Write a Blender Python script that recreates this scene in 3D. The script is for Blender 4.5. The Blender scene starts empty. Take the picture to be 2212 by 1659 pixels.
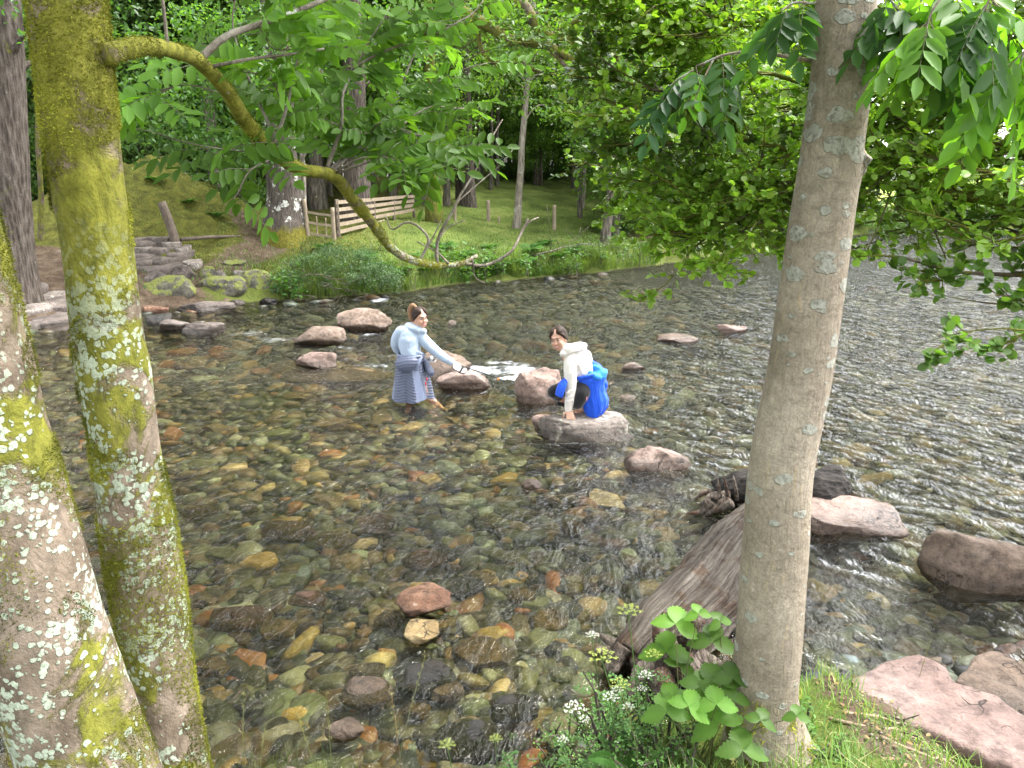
import bpy, bmesh, math, random
import numpy as np
from mathutils import Vector, Matrix

C = bpy.context.scene
COL = C.collection
R = math.radians
rng = np.random.default_rng(7)
random.seed(7)

# ------------------------------------------------------------ camera
H = 3.0; TILT = R(14.4); F = 1671.0; CX, CY = 1106.0, 829.5
cam = bpy.data.cameras.new('camera'); camo = bpy.data.objects.new('camera', cam); COL.objects.link(camo)
cam.sensor_width = 36; cam.lens = 36 * F / 2212; cam.clip_start = 0.05; cam.clip_end = 2000
camo.location = (0, 0, H); camo.rotation_euler = (R(90) - TILT, 0, 0)
C.camera = camo

# ------------------------------------------------------------ world and sun (bright overcast)
SUN_EL, SUN_AZ = R(64), R(70)
w = bpy.data.worlds.new('World'); C.world = w; w.use_nodes = True
wt = w.node_tree; wt.nodes.clear()
wo = wt.nodes.new('ShaderNodeOutputWorld'); bg = wt.nodes.new('ShaderNodeBackground')
sky = wt.nodes.new('ShaderNodeTexSky'); sky.sky_type = 'NISHITA'; sky.sun_disc = False
sky.sun_elevation = SUN_EL; sky.sun_rotation = SUN_AZ; sky.dust_density = 4.0; sky.air_density = 1.0; sky.ozone_density = 1.0
hs = wt.nodes.new('ShaderNodeHueSaturation'); hs.inputs['Saturation'].default_value = 0.22
hs.inputs['Value'].default_value = 5.4
wt.links.new(sky.outputs[0], hs.inputs['Color']); wt.links.new(hs.outputs[0], bg.inputs[0])
bg.inputs[1].default_value = 0.15
wt.links.new(bg.outputs[0], wo.inputs[0])
sl = bpy.data.lights.new('sun', 'SUN'); sl.energy = 2.4; sl.angle = R(14); sl.color = (1, 0.96, 0.88)
so = bpy.data.objects.new('sun', sl); COL.objects.link(so)
sd = Vector((math.sin(SUN_AZ) * math.cos(SUN_EL), math.cos(SUN_AZ) * math.cos(SUN_EL), math.sin(SUN_EL)))
so.rotation_euler = (-sd).to_track_quat('-Z', 'Y').to_euler(); so.location = (0, 0, 30)
C.view_settings.view_transform = 'Standard'; C.view_settings.look = 'None'
C.view_settings.exposure = 0.48; C.view_settings.gamma = 1.0
C.cycles.use_denoising = True
C.cycles.max_bounces = 10; C.cycles.transparent_max_bounces = 12; C.cycles.transmission_bounces = 6
C.cycles.diffuse_bounces = 4; C.cycles.glossy_bounces = 3
C.cycles.sample_clamp_indirect = 6.0

# ------------------------------------------------------------ pixel helpers (2212x1659 frame)
def ray(px, py):
    x = (px - CX) / F; u = -(py - CY) / F
    return np.array([x, math.cos(TILT) + u * math.sin(TILT), -math.sin(TILT) + u * math.cos(TILT)])
def at(px, py, z=0.0):
    d = ray(px, py); t = (z - H) / d[2]; return np.array([0, 0, H]) + d * t
def atY(px, py, Y):
    d = ray(px, py); t = Y / d[1]; return np.array([0, 0, H]) + d * t
def mpp(p):   # metres per pixel at world point p
    return (p[1] * math.cos(TILT) + (H - p[2]) * math.sin(TILT)) / F

# ------------------------------------------------------------ vector noise
def _hash(ix, iy, iz, s):
    h = (ix.astype(np.int64) * 374761393 + iy.astype(np.int64) * 668265263 + iz.astype(np.int64) * 1440662683 + s * 974634777) & 0xffffffff
    h = ((h ^ (h >> 15)) * 2246822519) & 0xffffffff; h = ((h ^ (h >> 13)) * 1274126177) & 0xffffffff
    h = ((h ^ (h >> 16)) * 2246822519) & 0xffffffff
    return ((h ^ (h >> 15)) & 0xffff) / 65535.0
ROT = np.array([[.36, .48, -.8], [-.8, .60, 0], [.48, .64, .6]]).T
def vn(P, scale=1.0, seed=0):
    q = (np.asarray(P, float) @ ROT) * scale + seed * 1.37; i = np.floor(q).astype(np.int64); f = q - i; f = f * f * (3 - 2 * f)
    r = 0
    for dx in (0, 1):
        for dy in (0, 1):
            for dz in (0, 1):
                wgt = (f[:, 0] if dx else 1 - f[:, 0]) * (f[:, 1] if dy else 1 - f[:, 1]) * (f[:, 2] if dz else 1 - f[:, 2])
                r = r + wgt * _hash(i[:, 0] + dx, i[:, 1] + dy, i[:, 2] + dz, seed)
    return r * 2 - 1
def fbm(P, scale=1.0, octv=4, seed=0, gain=.5):
    a = 1; r = 0; t = 0
    for k in range(octv):
        r = r + a * vn(P, scale * 2 ** k, seed + k * 17); t += a; a *= gain
    return r / t
def sm(a, b, x):
    t = np.clip((x - a) / (b - a), 0, 1); return t * t * (3 - 2 * t)
def nrm(v):
    v = np.asarray(v, float); n = np.linalg.norm(v, axis=-1, keepdims=True); return v / np.maximum(n, 1e-9)

# ------------------------------------------------------------ mesh builder
class MB:
    def __init__(s): s.V = []; s.F = []; s.Cc = []; s.n = 0; s.hascol = False; s.M = []
    def add(s, V, Fs, col=None, mi=0):
        V = np.asarray(V, float).reshape(-1, 3)
        if not isinstance(Fs, list): Fs = [Fs]
        for f in Fs:
            f = np.asarray(f, np.int64)
            if f.size: s.F.append(f + s.n); s.M.append(np.full(len(f), mi))
        s.V.append(V); s.n += len(V)
        if col is None: c = np.ones((len(V), 4))
        else:
            s.hascol = True
            col = np.asarray(col, float); c = np.ones((len(V), 4)); c[:, :3] = col[..., :3] if col.ndim > 1 else col[:3]
            if col.ndim > 1 and col.shape[1] == 4: c[:, 3] = col[:, 3]
        s.Cc.append(c)
    def build(s, name, mats, parent=None, smooth=True, origin=None, local=False):
        V = np.concatenate(s.V) if s.V else np.zeros((0, 3))
        me = bpy.data.meshes.new(name)
        off = np.zeros(3)
        if origin is not None: off = np.asarray(origin, float)
        if parent is not None and not local: off = np.array(root_loc(parent))
        V = V - off
        me.vertices.add(len(V)); me.vertices.foreach_set('co', V.ravel().astype(np.float32))
        sizes = np.concatenate([np.full(len(f), f.shape[1]) for f in s.F]); loops = np.concatenate([f.ravel() for f in s.F])
        me.loops.add(len(loops)); me.loops.foreach_set('vertex_index', loops.astype(np.int32))
        me.polygons.add(len(sizes)); st = np.concatenate([[0], np.cumsum(sizes)[:-1]])
        me.polygons.foreach_set('loop_start', st.astype(np.int32))
        me.polygons.foreach_set('loop_total', sizes.astype(np.int32))
        if not isinstance(mats, (list, tuple)): mats = [mats]
        for m in mats: me.materials.append(m)
        if len(mats) > 1: me.polygons.foreach_set('material_index', np.concatenate(s.M).astype(np.int32))
        me.polygons.foreach_set('use_smooth', np.full(len(sizes), smooth))
        if s.hascol:
            a = me.color_attributes.new('col', 'FLOAT_COLOR', 'POINT')
            a.data.foreach_set('color', np.concatenate(s.Cc).ravel().astype(np.float32))
        me.update(calc_edges=True); me.validate()
        o = bpy.data.objects.new(name, me); COL.objects.link(o)
        if parent is not None: o.parent = parent
        elif origin is not None: o.location = off
        return o
def root_loc(o):
    l = np.zeros(3)
    while o is not None: l = l + np.array(o.location); o = o.parent
    return l
def tag(o, label=None, cat=None, group=None, kind=None):
    if label: o['label'] = label
    if cat: o['category'] = cat
    if group: o['group'] = group
    if kind: o['kind'] = kind
    return o
def thing(name, loc, label, cat, group=None):
    o = bpy.data.objects.new(name, None); COL.objects.link(o); o.location = tuple(float(v) for v in loc); o.empty_display_size = .2
    return tag(o, label, cat, group)

def frames(P):
    P = np.asarray(P, float); T = nrm(np.gradient(P, axis=0)); up = np.array([0, 0, 1.0])
    if abs(T[0] @ up) > .9: up = np.array([0, 1.0, 0])
    n = nrm(np.cross(T[0], up)); Ns = [n]
    for i in range(1, len(P)):
        n = Ns[-1] - T[i] * (Ns[-1] @ T[i]); Ns.append(nrm(n))
    Ns = np.array(Ns); return T, Ns, np.cross(T, Ns)
def resample(P, n, *arrs):
    P = np.asarray(P, float); d = np.r_[0, np.cumsum(np.linalg.norm(np.diff(P, axis=0), axis=1))]
    u = np.linspace(0, d[-1], n)
    # Catmull-like smoothing through cubic hermite
    m = np.gradient(P, d, axis=0) if len(P) > 2 else np.repeat((P[1:] - P[:1]) / d[-1], len(P), 0)
    k = np.clip(np.searchsorted(d, u, side='right') - 1, 0, len(P) - 2); h = (d[k + 1] - d[k]); t = ((u - d[k]) / h)[:, None]; h = h[:, None]
    Q = (2 * t ** 3 - 3 * t ** 2 + 1) * P[k] + (t ** 3 - 2 * t ** 2 + t) * h * m[k] + (-2 * t ** 3 + 3 * t ** 2) * P[k + 1] + (t ** 3 - t ** 2) * h * m[k + 1]
    return (Q,) + tuple(np.interp(u, d, np.asarray(a, float)) for a in arrs)
def tube(P, rad, seg=8, rad2=None, cap=True, phase=0):
    P = np.asarray(P, float); n = len(P); rad = np.broadcast_to(np.asarray(rad, float), (n,)); rad2 = rad if rad2 is None else np.broadcast_to(np.asarray(rad2, float), (n,))
    T, N, B = frames(P); a = np.arange(seg) / seg * 2 * np.pi + phase
    V = P[:, None] + N[:, None] * (np.cos(a)[None, :, None] * rad[:, None, None]) + B[:, None] * (np.sin(a)[None, :, None] * rad2[:, None, None])
    V = V.reshape(-1, 3); i = np.arange(n - 1)[:, None] * seg; j = np.arange(seg)[None]; j2 = (j + 1) % seg
    Q = np.stack([i + j, i + j2, i + seg + j2, i + seg + j], -1).reshape(-1, 4); Fs = [Q]
    if cap:
        V = np.vstack([V, P[0], P[-1]]); a0 = np.arange(seg); a1 = (a0 + 1) % seg
        Fs.append(np.vstack([np.stack([a1, a0, np.full(seg, n * seg)], -1), np.stack([a0 + (n - 1) * seg, a1 + (n - 1) * seg, np.full(seg, n * seg + 1)], -1)]))
    return V, Fs
_ico = {}
def ico(sub):
    if sub not in _ico:
        bm = bmesh.new(); bmesh.ops.create_icosphere(bm, subdivisions=sub, radius=1.0); bm.verts.ensure_lookup_table()
        _ico[sub] = (np.array([v.co[:] for v in bm.verts]), np.array([[v.index for v in f.verts] for f in bm.faces])); bm.free()
    return _ico[sub]
def rotz(V, a):
    c, s = math.cos(a), math.sin(a); V = np.asarray(V, float); return np.stack([V[..., 0] * c - V[..., 1] * s, V[..., 0] * s + V[..., 1] * c, V[..., 2]], -1)

# ------------------------------------------------------------ node helpers
def mat(name):
    m = bpy.data.materials.new(name); m.use_nodes = True; m.node_tree.nodes.clear(); return m, m.node_tree
def nd(nt, t, ins=None, **pr):
    n = nt.nodes.new('ShaderNode' + t)
    for k, v in pr.items(): setattr(n, k, v)
    for k, v in (ins or {}).items():
        s = n.inputs[k]
        if isinstance(v, bpy.types.NodeSocket): nt.links.new(v, s)
        else:
            if isinstance(v, (tuple, list)) and len(v) == 3 and s.type == 'RGBA': v = (*v, 1)
            s.default_value = v
    return n
def mixc(nt, f, a, b, blend='MIX'):
    n = nd(nt, 'Mix', {0: f, 6: a, 7: b}, data_type='RGBA', blend_type=blend); return n.outputs[2]
def mth(nt, op, a, b=0.0, clamp=False):
    n = nd(nt, 'Math', {0: a, 1: b}, operation=op); n.use_clamp = clamp; return n.outputs[0]
def ramp(nt, f, stops, interp='LINEAR'):
    n = nd(nt, 'ValToRGB', {0: f}); cr = n.color_ramp; cr.interpolation = interp
    while len(cr.elements) > 1: cr.elements.remove(cr.elements[-1])
    cr.elements[0].position = stops[0][0]; cr.elements[0].color = (*stops[0][1], 1) if not isinstance(stops[0][1], (int, float)) else (stops[0][1],) * 3 + (1,)
    for p, c in stops[1:]:
        e = cr.elements.new(p); e.color = (*c, 1) if not isinstance(c, (int, float)) else (c, c, c, 1)
    return n.outputs[0]
def pos(nt): return nd(nt, 'NewGeometry').outputs['Position']
def mapv(nt, v, sc=(1, 1, 1), rot=(0, 0, 0), loc=(0, 0, 0)):
    return nd(nt, 'Mapping', {0: v, 1: loc, 2: rot, 3: sc}).outputs[0]
def noise(nt, v, scale, detail=4, rough=.55, dist=0.0):
    return nd(nt, 'TexNoise', {'Vector': v, 'Scale': scale, 'Detail': detail, 'Roughness': rough, 'Distortion': dist}).outputs[0]
def voro(nt, v, scale, feature='F1', out='Distance', rnd=1.0):
    return nd(nt, 'TexVoronoi', {'Vector': v, 'Scale': scale, 'Randomness': rnd}, feature=feature).outputs[out]
def step(nt, v, a, b): return nd(nt, 'MapRange', {0: v, 1: a, 2: b, 3: 0.0, 4: 1.0}, interpolation_type='SMOOTHSTEP').outputs[0]
def bump(nt, h, strength=.5, dist=.02, normal=None):
    d = {'Height': h, 'Strength': strength, 'Distance': dist}
    if normal is not None: d['Normal'] = normal
    return nd(nt, 'Bump', d).outputs[0]
def princ(nt, col, rough=.6, normal=None, spec=.4, extra=None):
    d = {'Base Color': col, 'Roughness': rough, 'Specular IOR Level': spec}
    if normal is not None: d['Normal'] = normal
    d.update(extra or {}); return nd(nt, 'BsdfPrincipled', d).outputs[0]
def outm(nt, s): nd(nt, 'OutputMaterial', {0: s})
def attr(nt, name='col'):
    n = nd(nt, 'Attribute', attribute_name=name); return n.outputs['Color'], n.outputs['Alpha']
def sepz(nt, v): return nd(nt, 'SeparateXYZ', {0: v}).outputs[2]

def simple(name, col, rough=.6, nscale=20, namt=.25, bs=.3, bd=.01, spec=.3, obj=False, sheen=0, sc=(1, 1, 1)):
    m, nt = mat(name); p = nd(nt, 'TexCoord').outputs['Object'] if obj else pos(nt); p = mapv(nt, p, sc)
    n1 = noise(nt, p, nscale, 5, .6); n2 = noise(nt, p, nscale * .17, 3)
    c = mixc(nt, 1.0, tuple(col), ramp(nt, n1, [(0.25, 1 - namt), (.75, 1 + namt)]), 'MULTIPLY')
    c = mixc(nt, 1.0, c, ramp(nt, n2, [(0.3, 1 - namt * .7), (.7, 1 + namt * .5)]), 'MULTIPLY')
    outm(nt, princ(nt, c, rough, bump(nt, n1, bs, bd), spec, {'Sheen Weight': sheen})); return m

def leafmat(name, gloss=.35, trans=.45, tcol=(1.25, 1.5, .45), rough=.38):
    m, nt = mat(name); c, a = attr(nt)
    oi = nd(nt, 'ObjectInfo').outputs['Random']
    p = pos(nt); n = noise(nt, p, 1.1, 2)
    c2 = mixc(nt, 1.0, c, ramp(nt, n, [(.3, .78), (.7, 1.22)]), 'MULTIPLY')
    bk = nd(nt, 'NewGeometry').outputs['Backfacing']
    c3 = mixc(nt, mth(nt, 'MULTIPLY', bk, .18), c2, (.16, .24, .10))
    s = princ(nt, c3, rough, None, gloss)
    tc = mixc(nt, 1.0, c2, tcol, 'MULTIPLY')
    t = nd(nt, 'BsdfTranslucent', {'Color': tc}).outputs[0]
    outm(nt, nd(nt, 'MixShader', {0: trans, 1: s, 2: t}).outputs[0]); return m

def rockmat(name, c1, c2, c3, lich=(.5, .5, .42), lichamt=.25, moss=0.0, wetz=.09, scale=1.0, speck=.5, bs=.5):
    m, nt = mat(name); p = pos(nt)
    oi = nd(nt, 'ObjectInfo').outputs['Random']
    pv = nd(nt, 'VectorMath', {0: p, 1: nd(nt, 'CombineXYZ', {0: mth(nt, 'MULTIPLY', oi, 37.), 1: mth(nt, 'MULTIPLY', oi, 11.), 2: 0.}).outputs[0]}, operation='ADD').outputs[0]
    big = noise(nt, pv, 2.6 * scale, 6, .62, .4); med = noise(nt, pv, 14 * scale, 6, .65); fine = noise(nt, pv, 75 * scale, 4, .7)
    c = ramp(nt, big, [(.33, c1), (.5, c2), (.66, c3)])
    c = mixc(nt, 1.0, c, ramp(nt, med, [(.3, .42), (.5, .95), (.7, 1.3)]), 'MULTIPLY')
    c = mixc(nt, speck, c, ramp(nt, fine, [(.3, .55), (.55, 1.0), (.75, 1.5)]), 'MULTIPLY')
    cr = voro(nt, mapv(nt, nd(nt, 'VectorMath', {0: pv, 1: nd(nt, 'TexNoise', {'Vector': pv, 'Scale': 5.0}).outputs['Color']}, operation='ADD').outputs[0], (1, 1, 1.6)), 2.3 * scale, 'DISTANCE_TO_EDGE')
    crm = ramp(nt, cr, [(0, 1.0), (.022, 0.0)])
    crm = mixc(nt, step(nt, noise(nt, pv, 1.6, 2), .5, .6), (0, 0, 0), crm)
    c = mixc(nt, crm, c, (.035, .03, .025))
    if lichamt > 0:
        lm = step(nt, noise(nt, pv, 8 * scale, 8, .72, .5), .70 - lichamt * .35, .76 - lichamt * .35); c = mixc(nt, mth(nt, 'MULTIPLY', lm, .8), c, lich)
    if moss > 0:
        nz = sepz(nt, nd(nt, 'NewGeometry').outputs['Normal'])
        mm = step(nt, mth(nt, 'ADD', noise(nt, pv, 4.5 * scale, 7, .68), mth(nt, 'MULTIPLY', nz, .10)), .66 - moss * .25, .74 - moss * .25)
        mc = ramp(nt, noise(nt, pv, 30, 4), [(.3, (.09, .10, .02)), (.7, (.20, .22, .05))]); c = mixc(nt, mm, c, mc)
    z = sepz(nt, p); wet = step(nt, mth(nt, 'ADD', z, mth(nt, 'MULTIPLY', med, -.05)), wetz + .03, wetz - .03)
    c = mixc(nt, mth(nt, 'MULTIPLY', wet, .8), c, mixc(nt, 1.0, c, (.30, .27, .22), 'MULTIPLY'))
    rg = mth(nt, 'SUBTRACT', .82, mth(nt, 'MULTIPLY', wet, .6))
    hgt = mth(nt, 'ADD', mth(nt, 'MULTIPLY', med, 1.0), mth(nt, 'MULTIPLY', fine, .35)); hgt = mth(nt, 'SUBTRACT', hgt, mth(nt, 'MULTIPLY', crm, .8))
    outm(nt, princ(nt, c, rg, bump(nt, hgt, min(bs * 1.6, 1.0), .045), .4)); return m
# ============================================================ TERRAIN
_far = np.array([at(px, py)[:2] for px, py in [(-500, 790), (-300, 762), (0, 712), (150, 705), (300, 672), (420, 664), (560, 652), (700, 645), (880, 632), (1000, 612), (1100, 606), (1350, 583), (1500, 562), (1650, 530), (1760, 512), (1960, 503)]] + [(60., 58.), (130., 70.)])
_nx = np.array([-60, -20, -3, 0.1, .5, 1.0, 1.6, 2.2, 3.3, 6, 9, 12, 20, 30, 45, 130.]); _ny = np.array([2, 2.2, 2.3, 2.45, 3.1, 3.5, 3.75, 3.8, 3.95, 4.9, 6.5, 9, 13, 18, 23, 30.])
def yfar(x): return np.interp(x, _far[:, 0], _far[:, 1])
def ynear(x): return np.interp(x, _nx, _ny)
def ground(x, y):
    x = np.asarray(x, float); y = np.asarray(y, float); sh = x.shape; x = x.ravel(); y = y.ravel()
    P = np.stack([x, y, np.zeros_like(x)], 1)
    df = (y - yfar(x)) * .8 + fbm(P, .9, 3, 3) * .45; dn = ynear(x) - y + fbm(P, 2.2, 3, 5) * .12
    hb = np.interp(x, [-9, -7.4, -5.4, 3, 12, 20], [.28, .35, .85, .75, .6, .5])
    dd = np.maximum(df - 1, 0); mound = 2.1 * np.exp(-(((x + 11.8) / 4.6) ** 2 + ((y - 26.5) / 3.6) ** 2)) * (1 + .55 * fbm(P, .75, 4, 44)) 
    slope = np.interp(x, [-9, -5, 6, 20], [.13, .13, .13, .10])
    zf = hb * sm(0, .8, df) + slope * np.minimum(dd, 24) + .012 * np.maximum(dd - 24, 0) + mound + fbm(P, .35, 4, 9) * .30 * sm(.8, 5, df) + fbm(P, 1.7, 3, 11) * .10 * sm(0, 1, df)
    hn = np.interp(x, [.6, 1.6, 2.2, 5], [.72, .62, .26, .3]); zn = hn * sm(0, .35, dn) + .40 * sm(.3, 2.2, dn) + fbm(P, 3, 3, 21) * .05 * sm(0, .4, dn)
    d0 = np.interp(y, [3, 6, 9.5, 12, 15, 60], [.20, .24, .20, .20, .34, .5]) + .12 * sm(2, 5, x)
    e = np.minimum(-df, -dn); zb = -(.02 + d0 * sm(0, 1.6, e)) + fbm(P, 1.1, 3, 31) * .05
    z = np.where(df > 0, zf, np.where(dn > 0, zn, zb)); return z.reshape(sh)
def g1(x, y): return float(ground(np.array([x]), np.array([y]))[0])
def gat(px, py, y0=14., y1=90.):
    d = ray(px, py); Y = np.linspace(y0, y1, 1600); t = Y / d[1]; X = d[0] * t; Z = H + d[2] * t
    b = np.where(Z <= ground(X, Y))[0]; k = b[0] if len(b) else len(Y) - 1
    return np.array([X[k], Y[k], float(ground(X[k:k + 1], Y[k:k + 1])[0])])

def grid_mesh(xs, ys, zf):
    X, Y = np.meshgrid(xs, ys); Z = zf(X, Y); nx = len(xs)
    V = np.stack([X.ravel(), Y.ravel(), Z.ravel()], 1); i = (np.arange(len(ys) - 1)[:, None] * nx + np.arange(nx - 1)[None]).ravel()
    return V, np.stack([i, i + 1, i + nx + 1, i + nx], 1)
ys = np.r_[np.arange(-8, 1.5, .3), np.arange(1.5, 6, .05), np.arange(6, 16, .14), np.arange(16, 34, .12), np.arange(34, 62, .4), np.arange(62, 300, 6)]
xs = np.r_[np.arange(-160, -26, 4), np.arange(-26, -14, .3), np.arange(-14, 9, .1), np.arange(9, 30, .3), np.arange(30, 160, 4)]
V, Q = grid_mesh(xs, ys, ground)

m, nt = mat('ground_mat'); p = pos(nt); z = sepz(nt, p)
n1 = noise(nt, p, .55, 5, .6); n2 = noise(nt, p, 3.5, 6, .65); n3 = noise(nt, p, 22, 5, .7)
grass = ramp(nt, n1, [(.32, (.045, .062, .014)), (.5, (.085, .118, .025)), (.68, (.14, .165, .045))])
mossc = ramp(nt, n2, [(.3, (.04, .04, .012)), (.55, (.085, .09, .018)), (.75, (.14, .13, .03))])
soil = ramp(nt, n2, [(.3, (.045, .03, .02)), (.6, (.11, .08, .055)), (.8, (.2, .17, .14))])
ca, _ = attr(nt); sr = nd(nt, 'SeparateColor', {0: ca})
c = mixc(nt, sr.outputs[0], grass, mossc)
sf = step(nt, mth(nt, 'ADD', mth(nt, 'MULTIPLY', n2, .9), sr.outputs[1]), .86, 1.0)
c = mixc(nt, sf, c, soil)
c = mixc(nt, sr.outputs[2], c, ramp(nt, n1, [(.3, (.20, .26, .05)), (.7, (.36, .42, .10))]))
c = mixc(nt, 1.0, c, ramp(nt, n3, [(.3, .6), (.7, 1.35)]), 'MULTIPLY')
bed = ramp(nt, n3, [(.3, (.015, .015, .01)), (.7, (.05, .046, .03))])
c = mixc(nt, step(nt, z, .06, -.02), c, bed)
nb = bump(nt, mth(nt, 'ADD', n3, mth(nt, 'MULTIPLY', n2, 2.0)), .8, .06)
outm(nt, princ(nt, c, .95, nb, .1)); GROUND = m
x, y = V[:, 0], V[:, 1]; df = (y - yfar(x)) * .8; P0 = V * [1, 1, 0]
moss = np.clip(sm(-3, -6, x) * sm(0, 2, df) * 1.0 + .35 * sm(2.0, .3, df), 0, 1)
path = np.exp(-((x - np.interp(y, [18, 21, 24, 32, 50], [-9.5, -8.6, -7.5, -13, -25])) / .9) ** 2) * sm(16, 17, y) * sm(30, 24, y) * .8
path += .6 * np.exp(-((x - np.interp(y, [28, 33, 40, 50], [6.5, 5.6, 8.5, 14])) / 1.6) ** 2) * (df > 1.5) + .35 * sm(.5, .1, np.abs(df - .1)) * (df > -.5)
near = (ynear(x) - y > -.1); path = np.where(near, .15 + .75 * sm(1.15, 1.9, x), path); moss = np.where(near, .15, moss)
path = np.where((x < -8.5) & (df > 0) & (y < 21.5), .7, path)
mead = sm(60, 75, y)
g = MB(); g.add(V, Q, np.stack([moss, path, mead], 1)); tag(g.build('ground', GROUND), kind='structure')

# ============================================================ WATER
FOAM = [(1050, 806, 85, 7, .75), (1085, 785, 60, 5, .7), (1100, 820, 45, 5, .8), (1030, 795, 60, 4, .7), (1120, 797, 30, 4, .7), (985, 798, 60, 6, .5), (905, 745, 60, 7, .3), (1135, 808, 25, 18, .9),
        (745, 775, 50, 4, .5), (860, 770, 70, 4, .5), (800, 722, 50, 2.5, .5), (820, 650, 25, 7, .9), (905, 640, 30, 4, .6), (745, 752, 35, 5, .6), (820, 790, 70, 8, .5), (540, 722, 60, 8, .5), (600, 735, 50, 7, .5), (960, 690, 80, 6, .25),
        (1300, 880, 30, 8, .5), (1395, 925, 60, 14, .45), (1460, 890, 70, 18, .3), (1340, 830, 60, 12, .4), (1420, 800, 80, 12, .3), (1240, 958, 90, 5, .5), (1385, 1020, 60, 5, .35), (1480, 1000, 50, 6, .4),
        (1500, 745, 70, 7, .3), (1600, 725, 45, 4, .4), (1550, 850, 80, 20, .2), (1500, 950, 80, 12, .25), (1990, 1170, 50, 4, .3), (1230, 785, 40, 5, .4), (1480, 1120, 60, 12, .25), (1440, 1260, 50, 25, .25), (1240, 1440, 60, 40, .25), (900, 1590, 50, 20, .2), (1200, 1560, 60, 30, .25), (1330, 690, 90, 6, .15), (1400, 650, 90, 6, .15), (1170, 880, 20, 6, .4)]
ys = np.r_[np.arange(2.2, 7, .022), np.arange(7, 14, .035), np.arange(14, 30, .09), np.arange(30, 75, .5)]
xs = np.r_[np.arange(-30, -9, .5), np.arange(-9, 9, .04), np.arange(9, 20, .12), np.arange(20, 120, 1.5)]
V, Q = grid_mesh(xs, ys, lambda X, Y: X * 0)
x, y = V[:, 0], V[:, 1]
# screen position of every vertex is only used here to look up where the rapids lie on the water sheet
foam = np.zeros(len(V))
for px, py, sx, sy, a in FOAM:
    c0 = at(px, py); m1 = mpp(c0); sxw = sx * m1; syw = max(sy * m1 / math.sin(TILT + math.atan((py - CY) / F)), .05)
    foam += a * np.exp(-(((x - c0[0]) + .45 * (y - c0[1]) * 0) / sxw) ** 2 - ((y - c0[1]) / syw) ** 2)
foam = np.clip(foam + .17 * sm(10.2, 12.5, y) * sm(19, 15, y) * (.5 + fbm(V, .6, 2, 5)) * (x > -7) + .10 * sm(1.5, 3, x) * sm(7, 9, y), 0, 1)
turb = .17 + .65 * sm(0, 1, (x - np.interp(y, [3, 5, 7, 9, 12, 25], [.2, 1.0, 1.1, .6, -1.0, -6.])) / 1.2)
turb = np.clip(turb + .5 * sm(11.0, 12.5, y) * sm(-7, -5, x) + .4 * foam, 0, 1) * (1 + 1.15 * sm(1.0, 4.0, x - .15 * (y - 6)))
turb *= 1 - .75 * np.exp(-(((x - 2.5) / 1.3) ** 2 + ((y - 4.7) / 1.2) ** 4))
A = rotz(V, R(-28)) * [1, .45, 1]
h = .010 * fbm(A, 1.6, 3, 71) + turb * (.030 * fbm(A, 4.0, 3, 72) + .010 * (1 - np.abs(vn(A, 9, 75)) * 2) * sm(30, 10, y)) + foam * .035 * fbm(V, 7, 3, 73) + .02 * foam
V[:, 2] = h
m, nt = mat('water_mat'); p = pos(nt); ca, _ = attr(nt); sr = nd(nt, 'SeparateColor', {0: ca}); fo, tu = sr.outputs[0], sr.outputs[1]
pr = mapv(nt, p, (1, .55, 1), (0, 0, R(28)))
a1 = noise(nt, pr, 5.5, 3, .55, .6); a2 = noise(nt, pr, 17, 4, .6, .8); a3 = noise(nt, p, 48, 3, .6)
hh = mth(nt, 'ADD', mth(nt, 'MULTIPLY', a1, 1.3), mth(nt, 'MULTIPLY', mth(nt, 'MULTIPLY', a2, tu), 1.9)); hh = mth(nt, 'ADD', hh, mth(nt, 'MULTIPLY', mth(nt, 'MULTIPLY', a3, tu), .35))
nb = bump(nt, hh, 1.0, .075)
fr = nd(nt, 'Fresnel', {0: 1.33, 1: nb}).outputs[0]
tr = nd(nt, 'BsdfTransparent', {0: (.82, .81, .60, 1)}).outputs[0]
gl = nd(nt, 'BsdfGlossy', {0: (1, 1, 1, 1), 'Roughness': mth(nt, 'MULTIPLY', tu, .07), 'Normal': nb}).outputs[0]
wm = nd(nt, 'MixShader', {0: fr, 1: tr, 2: gl}).outputs[0]
f1 = noise(nt, mapv(nt, p, (.5, 1.5, 1), (0, 0, R(-22))), 11, 9, .78, .9)
fm = step(nt, mth(nt, 'ADD', f1, mth(nt, 'MULTIPLY', fo, .34)), .70, .86)
fd = nd(nt, 'BsdfDiffuse', {0: (.80, .84, .86, 1), 'Normal': nb}).outputs[0]
outm(nt, nd(nt, 'MixShader', {0: mth(nt, 'MULTIPLY', fm, .9), 1: wm, 2: fd}).outputs[0])
g = MB(); g.add(V, Q, np.stack([foam, turb, foam * 0], 1)); WATER = tag(g.build('river_water', m), kind='structure')

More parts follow.
